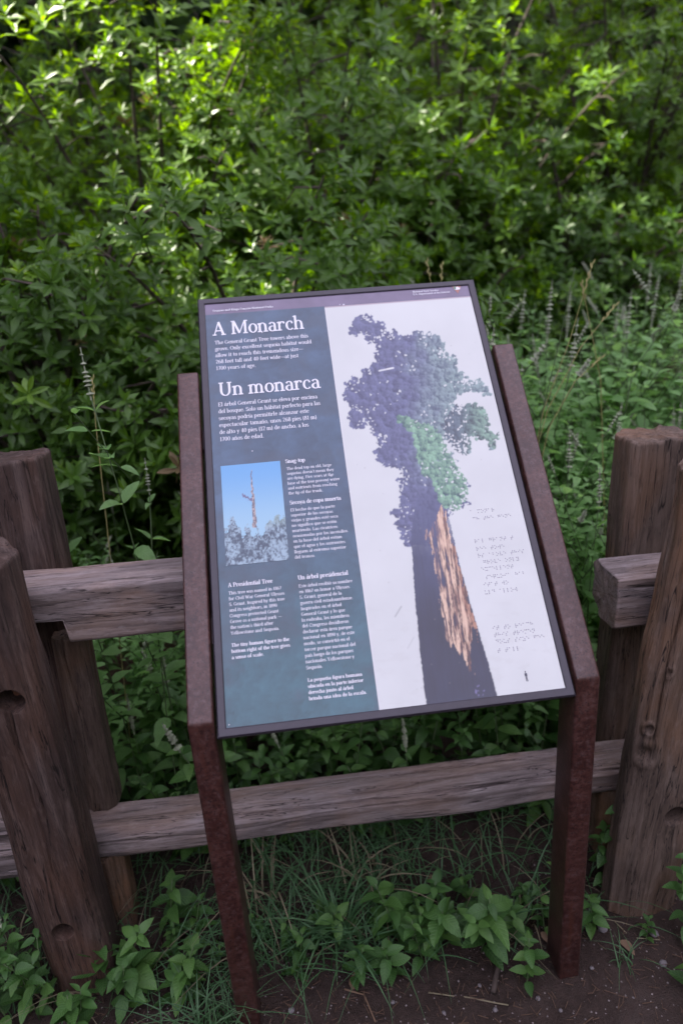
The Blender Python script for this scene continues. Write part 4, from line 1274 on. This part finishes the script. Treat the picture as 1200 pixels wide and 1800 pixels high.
def herb_proto(h, pairs, l_max, leafset, spike, lean=.12, side=0, l_min=.35, mat=M_STEM, start=.06):
    """list of (kind, mesh, matrix) for one plant; shared by its copies"""
    parts = []
    fol = MB()
    b = MB()
    stems = [(Vector((0, 0, 0)), Vector((R.uniform(-lean, lean), R.uniform(-lean, lean), 1)).normalized(), h, pairs, 0)]
    for s in range(side):
        z = h * R.uniform(.2, .85); an = R.uniform(0, 6.28)
        stems.append((Vector((0, 0, z)), Vector((math.cos(an) * .7, math.sin(an) * .7, 1)).normalized(), min(h * R.uniform(.2, .4), .25), max(4, pairs // 2), 1))
    for p0, d, L, np_, lv in stems:
        cv = Vector((R.uniform(-.08, .08), R.uniform(-.08, .08), 0)) * L
        path = lambda t: p0 + d * L * t + cv * t * t
        b.tube([path(i / 5) for i in range(6)], [.0024 * (1 - .5 * i / 5) * (1 if lv == 0 else .7) for i in range(6)], 5)
        a0 = R.uniform(0, 3)
        for k in range(np_):
            t = start + (1 - start) * ((k + .5) / np_) ** .85
            ll = l_max * (l_min + (1 - l_min) * math.sin(math.pi * min(1, .25 + .68 * (k + .5) / np_ + .02)) ** .8) * (1 if lv == 0 else .7)
            if k == np_ - 1: ll *= .75
            for s in (0, 1):
                an = a0 + k * 1.5708 + s * math.pi + R.uniform(-.3, .3)
                el = rad(R.uniform(-18, 30) + 22 * (k / np_))
                dd = Vector((math.cos(an) * math.cos(el), math.sin(an) * math.cos(el), math.sin(el)))
                s_ = ll * R.uniform(.8, 1.15)
                M_ = Matrix.Translation(path(t) + dd * .004) @ face_dir(dd, R.uniform(-.3, .3)) @ Matrix.Scale(s_, 4)
                if lv == 0:
                    parts.append(('leaf', leafset[R.randrange(len(leafset))], M_))
                else:
                    V, F = leaf_geo(1.0, .5, 5, sh_ovate, R.uniform(.25, .7), R.uniform(.12, .35), 0, R.uniform(-.25, .25))
                    fol.add([M_ @ Vector(p) for p in V], F)
        if spike and (lv == 0 or R.random() < .22):
            m = SPIKES[R.randrange(1, 4)] if lv == 0 else SPIKES[0]
            parts.append(('flower_spike', m, Matrix.Translation(path(.985)) @ stem_dir(d + cv * .5, R.uniform(0, 6))))
    if fol.v:
        parts.append(('foliage', fol.mesh('foliage', leafset[0].materials[0], True), Matrix.Identity(4)))
    return [('stem', b.mesh('stem', mat, True), Matrix.Identity(4))] + parts
def plant(name, proto, x, y, s, label, cat, group, tilt=.12, z=None):
    o = empty(name, (x, y, (gz1(x, y) if z is None else z) - .006), R.uniform(0, 6.28), s, (R.uniform(-tilt, tilt), R.uniform(-tilt, tilt)))
    tag(o, label, cat, group)
    for k, me, M in proto:
        c_ = obj(k, me, o, M)
        if k == 'foliage': c_['kind'] = 'stuff'
    return o
P_TALL = [herb_proto(.80, 11, .058, LEAF_H, True, side=10, l_min=.6) for i in range(3)] + [herb_proto(.70, 11, .062, LEAF_H, False, side=10, l_min=.6) for i in range(7)]
P_LOW = [herb_proto(.17, 6, .058, LEAF_C, False, .25, l_min=.5) for i in range(8)]
P_MID = [herb_proto(.34, 8, .066, LEAF_C, i % 3 == 0, .2, side=1) for i in range(6)]
HERB_G = 'flowering herbs behind the fence'
def scatter(n, x0, x1, y0, y1, protos, smin, smax, name, label, cat, group, accept=lambda x, y: True, mind=.05, tilt=.12):
    pts, tries = [], 0
    while len(pts) < n and tries < n * 40:
        tries += 1
        x, y = R.uniform(x0, x1), R.uniform(y0, y1)
        if not accept(x, y) or any((x - a) ** 2 + (y - b) ** 2 < mind * mind for a, b in pts): continue
        pts.append((x, y))
        plant(name, protos[R.randrange(len(protos))], x, y, R.uniform(smin, smax), label, cat, group, tilt)
    return pts
def keep_fence(x, y):
    return not ((abs(x + .70) < .15 or abs(x - .65) < .15) and .08 < y < .56) and not (.22 < y < .43)
scatter(110, .42, 2.1, 1.15, 2.1, P_TALL, 1.2, 1.6, 'tall_mint', 'tall green herb with pale flower spike in the patch right of sign', 'herb', HERB_G, mind=.08)
scatter(100, .38, 1.7, .56, 1.2, P_TALL, .70, 1.15, 'tall_mint', 'tall green herb with pale flower spike in the patch right of sign', 'herb', HERB_G, keep_fence, .065)
scatter(34, -1.35, -.35, .62, 1.35, P_TALL, .65, 1.05, 'tall_mint', 'tall green herb standing behind the left fence rail', 'herb', HERB_G, keep_fence, .11)
scatter(26, -.35, .42, .85, 1.4, P_TALL, .5, .85, 'tall_mint', 'green herb growing behind the sign panel', 'herb', HERB_G, keep_fence, .11)
scatter(150, -1.2, 1.1, .44, 1.0, P_MID + P_LOW, .8, 1.35, 'broadleaf_herb', 'low broad-leaved herb carpeting the ground behind bottom rail', 'herb', 'low herbs behind the bottom rail', keep_fence, .06, .2)
scatter(70, -1.15, .48, .12, .46, P_LOW, .4, .85, 'broadleaf_herb', 'small broad-leaved herb under the bottom rail', 'herb', 'herbs under the bottom rail', lambda x, y: keep_fence(x, y) and not (-.36 < x < .02 and y < .17), .05, .25)
# single plants in front of the fence, set where they root
def at_ground(u, v): p = on_z(u, v, 0.0); return float(p[0]), float(p[1])
P_BIG = [herb_proto(.20, 7, .076, LEAF_C, False, .3, l_min=.6, side=1) for i in range(4)]
front = [((845, 1668), P_BIG[0], 1.0, 'largest broad-leaved herb on the soil edge beside right steel leg'),
         ((770, 1640), P_BIG[1], .85, 'leafy herb between grass tuft and the largest herb'),
         ((705, 1660), P_BIG[2], .95, 'broad-leaved herb with drooping leaves right of grass tuft'),
         ((745, 1690), P_LOW[1], .85, 'low herb spreading onto bare soil below the bottom rail'),
         ((690, 1715), P_LOW[2], .8, 'small herb on the soil edge beside grass tuft'),
         ((520, 1725), P_LOW[3], .75, 'small light green herb beside the left steel leg'),
         ((925, 1735), P_LOW[4], .75, 'small low herb on bare soil at foot of right steel leg'),
         ((1135, 1650), P_LOW[5], .45, 'tiny leafy sprout at foot of right front post'),
         ((1062, 1560), P_MID[1], .9, 'leafy herb squeezed between right steel leg and fence post'),
         ((1205, 1640), P_MID[2], .75, 'herb growing beside the outer edge of right post'),
         ((1215, 1740), P_BIG[3], .8, 'broad herb at the soil edge beyond right post'),
         ((70, 1790), P_MID[3], .75, 'leafy herb in front of left front post foot'),
         ((20, 1800), P_MID[4], .8, 'leafy herb at outer side of left front post foot'),
         ((150, 1830), P_BIG[0], .75, 'broad herb covering the foot of left front post'),
         ((258, 1700), P_BIG[1], .85, 'herb with large pale leaf between left post and left steel leg'),
         ((310, 1760), P_BIG[2], .75, 'herb with drooping leaves in fine grass beside left steel leg'),
         ((225, 1770), P_LOW[6], .9, 'short herb between left post foot and fine grass'),
         ((110, 1760), P_MID[5], .7, 'leafy herb crowding the front of left post foot'),
         ((190, 1740), P_BIG[3], .8, 'broad herb hugging the inner side of left post foot'),
         ((40, 1730), P_MID[0], .7, 'herb with small spike outside the left front post'),
         ((620, 1720), P_LOW[0], .8, 'short herb below the arching grass tuft'),
         ((300, 1640), P_LOW[7], 1.0, 'small herb in deep shade under bottom rail by left leg')]
for (u, v), pr, s, lab in front:
    x, y = at_ground(u, v)
    plant('broadleaf_herb', pr, x, y, s, lab, 'herb', 'herbs in front of the fence', .15)
# pale herb leaning over the top rail beside the left leg
for (u, v, yy, s, lab) in [(205, 700, .62, 1.05, 'pale flowering herb standing tall between left posts and sign'), (225, 905, .55, .85, 'herb with two round pale leaves above the left top rail'), (150, 890, .60, .86, 'herb with cream flower spike beside left back post')]:
    p = on_y(u, v, yy)
    pr = herb_proto(float(p[2]) / s, 9, .085, LEAF_H, True, .03, side=1)
    plant('tall_mint', pr, float(p[0]), yy, s, lab, 'herb', HERB_G, .02)

# ------------------------------------------------------------------ grass
def blade(b, base, az, L, w, droop, bend=0.0):
    d = Vector((math.cos(az), math.sin(az), 0)); sd = Vector((-d.y, d.x, 0))
    n = 6
    V = []
    for i in range(n + 1):
        t = i / n
        p = base + d * L * (t ** 1.5) * droop + Vector((0, 0, 1)) * L * (t - droop * .75 * t * t) + sd * bend * t * t
        ww = w * (1 - t ** 2.2) / 2 + .0002
        V += [p - sd * ww + Vector((0, 0, ww * .5)), p, p + sd * ww + Vector((0, 0, ww * .5))]
    F = []
    for i in range(n):
        a = i * 3
        F += [(a, a + 1, a + 4, a + 3), (a + 1, a + 2, a + 5, a + 4)]
    b.add(V, F)
def tuft(u, v, n, L, w, label, mat, droop=(.4, 1.0), spread=.02, single=True):
    x, y = at_ground(u, v)
    o = empty('grass_tuft', (x, y, gz1(x, y)))
    tag(o, label, 'grass', 'grass tufts by the sign')
    for i in range(n):
        b = MB()
        blade(b, Vector((R.gauss(0, spread), R.gauss(0, spread), -.004)), R.uniform(0, 6.283), L * R.uniform(.55, 1.1), w * R.uniform(.7, 1.2), R.uniform(*droop), R.uniform(-.05, .05))
        obj('blade', b.mesh('blade', mat, True), o)
    return o
tuft(598, 1655, 34, .27, .0075, 'arching broad-bladed grass tuft between the two steel legs', M_GRASS, (.35, 1.0), .012)
tuft(365, 1800, 90, .20, .0028, 'fine green grass tuft at the foot of left steel leg', M_GRASS, (.5, 1.1), .035)
tuft(640, 1560, 16, .26, .005, 'loose grass tuft under the bottom rail, partly dried', M_DRY, (.5, 1.1), .03)
tuft(480, 1590, 16, .28, .005, 'dry grass tuft beside left steel leg under bottom rail', M_DRY, (.4, 1.1), .03)
tuft(1095, 1690, 14, .09, .003, 'tiny grass tuft on soil in front of right post', M_GRASS, (.4, 1.0), .015)
def strew(name, n, x0, x1, y0, y1, L, w, mat, label, droop=(.5, 1.15), bend=.08, dens=None):
    b = MB()
    k = 0
    while k < n:
        x, y = R.uniform(x0, x1), R.uniform(y0, y1)
        if dens and not dens(x, y): continue
        k += 1
        blade(b, Vector((x, y, gz1(x, y) - .003)), R.uniform(0, 6.283), L * R.uniform(.4, 1.2), w * R.uniform(.6, 1.3), R.uniform(*droop), R.uniform(-bend, bend))
    o = obj(name, b.mesh(name, mat, True))
    tag(o, label, 'grass', kind='stuff')
strew('green_grass', 1100, -1.2, .55, .10, .62, .22, .0034, M_GRASS, 'thin green grass in the shade under the bottom rail', dens=lambda x, y: (-.4 < x < .08) or R.random() < .35)
strew('dry_grass', 90, -.95, .45, .11, .55, .20, .0030, M_DRY, 'thin dry grass strands under the bottom rail')
# tall seeding stalks right of the sign, one behind the left posts
def stalk(pts_px, y, label, mat=M_STALK, r=.0016, head=.0):
    P = [Vector(on_y(u, v, y + dy)) for u, v, dy in pts_px]
    g = gz1(P[0].x, P[0].y)
    P[0].z = min(P[0].z, g)
    base = P[0].copy()
    root = empty('grass_stalk', base)
    tag(root, label, 'grass', 'tall grass stalks')
    b = MB()
    Q = []
    for i in range(len(P) - 1):
        for k in range(4): Q.append(P[i].lerp(P[i + 1], k / 4) - base)
    Q.append(P[-1] - base)
    b.tube(Q, [r * (1 - .55 * i / len(Q)) for i in range(len(Q))], 5)
    obj('stem', b.mesh('stem', mat, True), root)
    if head:
        d = (Q[-1] - Q[-3]).normalized()
        h = MB()
        for k in range(int(head / .008)):
            p = Q[-1] - d * (k * .008)
            a = k * 2.4
            s = Vector((math.cos(a), math.sin(a), .6)).normalized()
            h.tube([p, p + s * .004 + d * .005, p + s * .005 + d * .012], [.0012, .0021, .0005], 5)
        obj('seed_head', h.mesh('seed_head', mat), root)
stalk([(915, 1150, 0), (950, 735, 0), (985, 590, 0), (1010, 470, 0)], .80, 'thin green grass stalk rising beside right steel arm', M_STEM)
stalk([(835, 1150, 0), (955, 720, 0), (1000, 600, 0), (1040, 465, 0)], .84, 'slender yellow grass stalk with seed head beside right steel arm', head=.08)
stalk([(800, 1150, 0), (962, 720, 0), (1020, 610, 0), (1080, 538, 0)], .80, 'yellow grass stalk leaning right over the flowering herbs', head=.07)
stalk([(840, 1150, 0), (965, 750, 0), (1010, 670, 0), (1055, 630, 0)], .86, 'short bent yellow grass stalk beside right steel arm', head=.05)
stalk([(1075, 1150, 0), (1055, 670, 0), (1040, 590, 0), (1022, 500, 0)], .95, 'tan grass stalk with pale tip leaning left over herbs', head=.06)
stalk([(190, 1150, 0), (178, 830, 0), (168, 740, 0), (163, 668, 0)], .75, 'tan grass stalk with seed head behind left back post', head=.06)
stalk([(760, 900, 0), (765, 520, 0), (755, 490, 0), (750, 462, 0)], .98, 'tan grass tip poking up above the panel edge', head=.05)
stalk([(780, 900, 0), (776, 520, 0), (775, 490, 0), (776, 468, 0)], 1.0, 'short tan grass tip behind top edge of panel', head=.05)

# ------------------------------------------------------------------ litter on the soil
def ico(r, seed):
    rs = random.Random(seed)
    t = (1 + 5 ** .5) / 2
    V = [Vector(p).normalized() * r * rs.uniform(.7, 1.2) for p in [(-1, t, 0), (1, t, 0), (-1, -t, 0), (1, -t, 0), (0, -1, t), (0, 1, t), (0, -1, -t), (0, 1, -t), (t, 0, -1), (t, 0, 1), (-t, 0, -1), (-t, 0, 1)]]
    V = [Vector((p.x, p.y, p.z * .6)) for p in V]
    F = [(0, 11, 5), (0, 5, 1), (0, 1, 7), (0, 7, 10), (0, 10, 11), (1, 5, 9), (5, 11, 4), (11, 10, 2), (10, 7, 6), (7, 1, 8), (3, 9, 4), (3, 4, 2), (3, 2, 6), (3, 6, 8), (3, 8, 9), (4, 9, 5), (2, 4, 11), (6, 2, 10), (8, 6, 7), (9, 8, 1)]
    return V, F
b = MB()
for i in range(1200):
    x, y = R.uniform(-.75, .95), R.gauss(0.0, .14)
    V, F = ico(R.uniform(.0008, .0028), i)
    z = gz1(x, y) if i % 3 == 0 else None
    b.add([p + Vector((x, y, 0)) for p in V], F)
V = np.array(b.v)
cent = V.reshape(-1, 12, 3).mean(1)
zz = gz(cent[:, 0], cent[:, 1]) + 0.0060 * fbm(cent[:, 0] * 38, cent[:, 1] * 38, 0, 3, 33)
V = V.reshape(-1, 12, 3); V[:, :, 2] += zz[:, None]
grit = obj('soil_grit', mesh_np('soil_grit', V.reshape(-1, 3), b.f, M_GRIT))
tag(grit, 'scattered grit and tiny stones on the bare soil', 'gravel', kind='stuff')
b = MB()
for i in range(1500):
    x, y = R.uniform(-.9, 1.0), R.gauss(.06, .16)
    z = gz1(x, y) + .004
    a_ = R.uniform(0, 6.28); L = R.uniform(.006, .028)
    b.tube([(x, y, z), (x + math.cos(a_) * L, y + math.sin(a_) * L, z + R.uniform(-.001, .003))], [R.uniform(.0005, .0012)] * 2, 4)
tag(obj('needle_litter', b.mesh('needle_litter', M_DEAD)), 'fine brown needles and twig bits strewn on the soil', 'litter', kind='stuff')
PEB = []
for i in range(5):
    V, F = ico(.01, 900 + i)
    PEB.append(mesh_np('pebble', V, F, M_STONE, True))
for (u, v, s) in [(1060, 1630, 1.4), (512, 1776, .9), (842, 1732, .5), (945, 1756, .6), (1112, 1752, .6), (1040, 1700, .6), (985, 1775, .5), (870, 1775, .6), (780, 1780, .6), (1165, 1690, 1.0), (1150, 1640, 1.3), (690, 1760, .6)]:
    x, y = at_ground(u, v)
    o = obj('pebble', PEB[R.randrange(5)])
    o.location = (x, y, gz1(x, y) + .001); o.rotation_euler = (0, 0, R.uniform(0, 6)); o.scale = (s, s, s)
    tag(o, 'small grey pebble lying on the bare soil', 'pebble', 'pebbles on the soil')
def stick(name, pix, r, mat, label, cat):
    P = []
    for u, v in pix:
        x, y = at_ground(u, v); P.append(Vector((x, y, gz1(x, y) + r * 1.2)))
    b = MB()
    Q = [P[i].lerp(P[i + 1], k / 3) for i in range(len(P) - 1) for k in range(3)] + [P[-1]]
    Q = [p + Vector((0, 0, R.uniform(0, .002))) for p in Q]
    b.tube(Q, [r * R.uniform(.85, 1.1) for p in Q], 6)
    tag(obj(name, b.mesh(name, mat, True)), label, cat)
stick('straw', [(752, 1745), (820, 1754), (893, 1767)], .0016, M_DRY, 'pale straw stem lying across the bare soil', 'straw')
stick('bark_sliver', [(880, 1686), (873, 1712), (866, 1748)], .006, M_BRANCH, 'dark reddish bark sliver lying on the soil near right leg', 'bark')
stick('dry_stem', [(605, 1742), (640, 1752), (660, 1800)], .002, M_DEAD, 'brown dry stem curling over the soil below grass tuft', 'stem')
stick('dry_stem', [(1080, 1620), (1110, 1648), (1160, 1652)], .0012, M_DRY, 'thin dry stem at foot of the right front post', 'stem')
for i, (u, v) in enumerate([(620, 1745), (540, 1650), (660, 1540), (760, 1560), (950, 1640), (1090, 1655), (330, 1650), (480, 1540), (830, 1590), (900, 1600)]):
    x, y = at_ground(u, v)
    V, F = leaf_geo(.045, .022, 6, sh_ovate, R.uniform(-.5, .9), .4, 0, R.uniform(-1, 1))
    o = obj('dead_leaf', mesh_np('dead_leaf', V, F, M_DEAD, True))
    o.location = (x, y, gz1(x, y) + .006); o.rotation_euler = (R.uniform(-.3, .3), R.uniform(-.3, .3), R.uniform(0, 6))
    tag(o, 'curled brown dead leaf lying on the soil', 'leaf', 'dead leaves on the soil')

# ------------------------------------------------------------------ trees up the slope that shade the place
def spray(n, L, w):
    V, F = [], []
    for k in range(n):
        d = Vector((R.gauss(0, 1), R.gauss(0, 1), R.gauss(-.15, .55))).normalized()
        s = d.cross(Vector((R.gauss(0, 1), R.gauss(0, 1), R.gauss(0, 1)))).normalized()
        l = L * R.uniform(.6, 1.1)
        o_ = d * l * R.uniform(0, .25)
        i = len(V)
        V += [o_, o_ + d * l * .5 + s * w, o_ + d * l, o_ + d * l * .5 - s * w]
        F.append((i, i + 1, i + 2, i + 3))
    return np.array([tuple(p) for p in V]), np.array(F)
SPR = [spray(22, .50, .075) for i in range(6)]
def lit_targets():
    P = np.array([tuple(p) for p in SUNSPOT])
    uv_ = project(P)
    dep = (P - CAM_C) @ CAM_W
    T = []
    for u, v, r in [(270, 105, 62), (75, 335, 52), (170, 300, 48), (320, 340, 38), (470, 172, 26), (360, 165, 30), (990, 275, 28), (1160, 385, 30), (1165, 110, 45), (1080, 150, 30), (130, 295, 30), (880, 205, 20), (1010, 160, 26), (420, 215, 22), (1100, 240, 22), (760, 60, 24), (960, 90, 24), (900, 300, 20), (640, 150, 22), (560, 230, 20), (120, 380, 40), (400, 120, 30), (240, 330, 34)]:
        d = np.hypot(uv_[:, 0] - u, uv_[:, 1] - v)
        k = np.where(d < max(r, 25))[0]
        if len(k) == 0: k = np.array([np.argmin(d)])
        k = k[dep[k] < dep[k].min() + .45]
        best = None
        for i in k[:60]:                                   # the tip with the fewest twigs between it and the sun
            q_ = P - P[i]
            al = q_ @ SUN_DIR
            pd = np.linalg.norm(q_ - al[:, None] * SUN_DIR, axis=1)
            nb_ = int(((al > .12) & (pd < .10)).sum())
            if best is None or nb_ < best[0]: best = (nb_, i)
        T.append((P[best[1]], (1.35 if u < 500 else 1.0) * r * dep[best[1]] / CAM_F))
    for x, y, r in [(-2.6, 7.0, .5), (.4, 7.8, .5), (3.0, 7.6, .6), (-3.8, 8.2, .6)]:
        T.append((np.array([x, y, gz1(x, y) + .3]), r))
    return T
TARGETS = lit_targets()
def conifer(x, y, H, r0, z0, n, label, trunk_r=.32, mat=None):
    g = gz1(x, y)
    root = empty('conifer_tree', (x, y, g - .1))
    tag(root, label, 'tree', 'conifers up the slope')
    b = MB()
    k = 14
    b.tube([(.05 * math.sin(i * 1.7), .05 * math.cos(i * 2.1), H * i / k) for i in range(k + 1)], [trunk_r * (1 + .5 * max(0, 1 - i)) * (1 - i / k) ** .8 + .02 for i in range(k + 1)], 18)
    obj('trunk', b.mesh('trunk', mat or M_BARK_RED, True), root)
    VV, FF, nv = [], [], 0
    lb = MB()
    made = 0
    while made < n:
        t = R.random() ** 1.15
        z = z0 + (H - z0) * t
        rm = r0 * (1 - t) ** .75 + .25
        a = R.uniform(0, 6.283); rr = rm * math.sqrt(R.uniform(.04, 1))
        tier = .35 * math.sin(z * 3.1 + a * 2)
        c = np.array([math.cos(a) * rr, math.sin(a) * rr, z - .22 * rr + tier])
        made += 1
        wpos = c + np.array([x, y, g - .1])
        if any(np.linalg.norm(np.cross(wpos - p, SUN_DIR)) < r + .37 for p, r in TARGETS): continue  # crown shaped for light: sprays left out so sun reaches chosen tips
        V, F = SPR[R.randrange(6)]
        th = R.uniform(0, 6.283); cs, sn = math.cos(th), math.sin(th)
        s = R.uniform(.8, 1.35)
        Vr = np.stack([V[:, 0] * cs - V[:, 1] * sn, V[:, 0] * sn + V[:, 1] * cs, V[:, 2] * .75], -1) * s + c
        VV.append(Vr); FF.append(F + nv); nv += len(Vr)
        if made % 14 == 0:
            lb.tube([(0, 0, max(.5, c[2] - .1 * rr)), tuple(c * np.array([.5, .5, 1]) + np.array([0, 0, .1])), tuple(c)], [.05 * (1 - t) + .015, .03, .01], 5, False)
    obj('limbs', lb.mesh('limbs', M_BRANCH, True), root)
    cr = obj('crown', mesh_np('crown', np.vstack(VV), np.vstack(FF), M_CONIFER), root)
    tag(cr, kind='stuff')
conifer(-10.0, 4.6, 25, 4.3, 3.5, 3600, 'tall red-barked conifer left of the clearing between two others')
conifer(-8.9, 7.9, 25, 4.2, 4.0, 3600, 'tall conifer left behind the thicket')
conifer(-11.1, 1.3, 24, 4.3, 3.5, 3200, 'tall conifer at the left side of the clearing beside the path')
conifer(-14.2, 7.2, 27, 4.4, 4.0, 1800, 'tall conifer farther left behind the first row of conifers')
conifer(-13.6, 3.4, 26, 4.4, 4.0, 1500, 'tall conifer farther left across the clearing')
conifer(-3.6, 11.2, 24, 3.6, 4.5, 900, 'tall red-barked conifer up the slope behind the thicket')
conifer(.4, 10.2, 26, 3.6, 4.5, 900, 'tall red-barked conifer straight behind the thicket')
conifer(4.2, 12.5, 25, 3.8, 4.0, 900, 'tall conifer on the slope behind the right end of thicket')
conifer(-2.55, 5.2, 15, 1.3, 8.5, 200, 'slim dark trunk rising from thicket behind left shrubs', .20, M_BRANCH)

# broad trees; those on the path side are unseen, added to close off low sky
SPR_B = [spray(16, .95, .20) for i in range(5)]
M_BROAD = leaf_mat('tree_leaf', (0.020, 0.045, 0.014), (0.042, 0.085, 0.024), (0.075, 0.125, 0.035), 0.25, 0.6)
def forest_tree(x, y, H, r0, n, label, trunk_r=.3):
    g = gz1(x, y)
    root = empty('forest_tree', (x, y, g - .1))
    tag(root, label, 'tree', 'trees round the clearing')
    b = MB()
    b.tube([(.1 * math.sin(i * 1.3), .1 * math.cos(i * 1.9), H * .85 * i / 9) for i in range(10)], [trunk_r * (1 - i / 10) + .02 for i in range(10)], 12)
    obj('trunk', b.mesh('trunk', M_BARK_RED, True), root)
    VV, FF, nv = [], [], 0
    for k in range(n):
        t = R.random()
        z = .6 + (H - .6) * t
        rm = r0 * (1 - t ** 2.2) ** .6 * (.75 + .25 * math.sin(z * 2.3))
        a = R.uniform(0, 6.283); rr = rm * math.sqrt(R.uniform(.1, 1))
        V, F = SPR_B[R.randrange(5)]
        th = R.uniform(0, 6.283); cs, sn = math.cos(th), math.sin(th)
        Vr = np.stack([V[:, 0] * cs - V[:, 1] * sn, V[:, 0] * sn + V[:, 1] * cs, V[:, 2]], -1) * R.uniform(.7, 1.2) + np.array([math.cos(a) * rr, math.sin(a) * rr, z])
        VV.append(Vr); FF.append(F + nv); nv += len(Vr)
    tag(obj('crown', mesh_np('crown', np.vstack(VV), np.vstack(FF), M_BROAD), root), kind='stuff')
for x_, y_, H_ in [(-5.5, 9.5, 10), (-2.2, 9.0, 9), (1.6, 10.0, 10), (5.0, 9.5, 10), (-.2, 12.5, 12), (3.4, 8.2, 8)]:
    forest_tree(x_, y_, H_, 2.4, 420, 'leafy forest tree crowding up the slope behind the thicket')
for k, (az, d, H) in enumerate([(78, 9.5, 7), (104, 10, 7), (128, 10.5, 6.5), (150, 11, 6), (170, 11, 6), (190, 11, 6), (212, 11, 6), (235, 10.5, 6.5), (258, 10, 7), (58, 9.5, 7)]):
    a_ = rad(az)
    forest_tree(d * math.sin(a_), d * math.cos(a_) - .5, H, 2.6, 420, 'unseen leafy forest tree added across the path from the sign' if 120 < az < 240 else 'unseen leafy forest tree added at the side of the clearing')
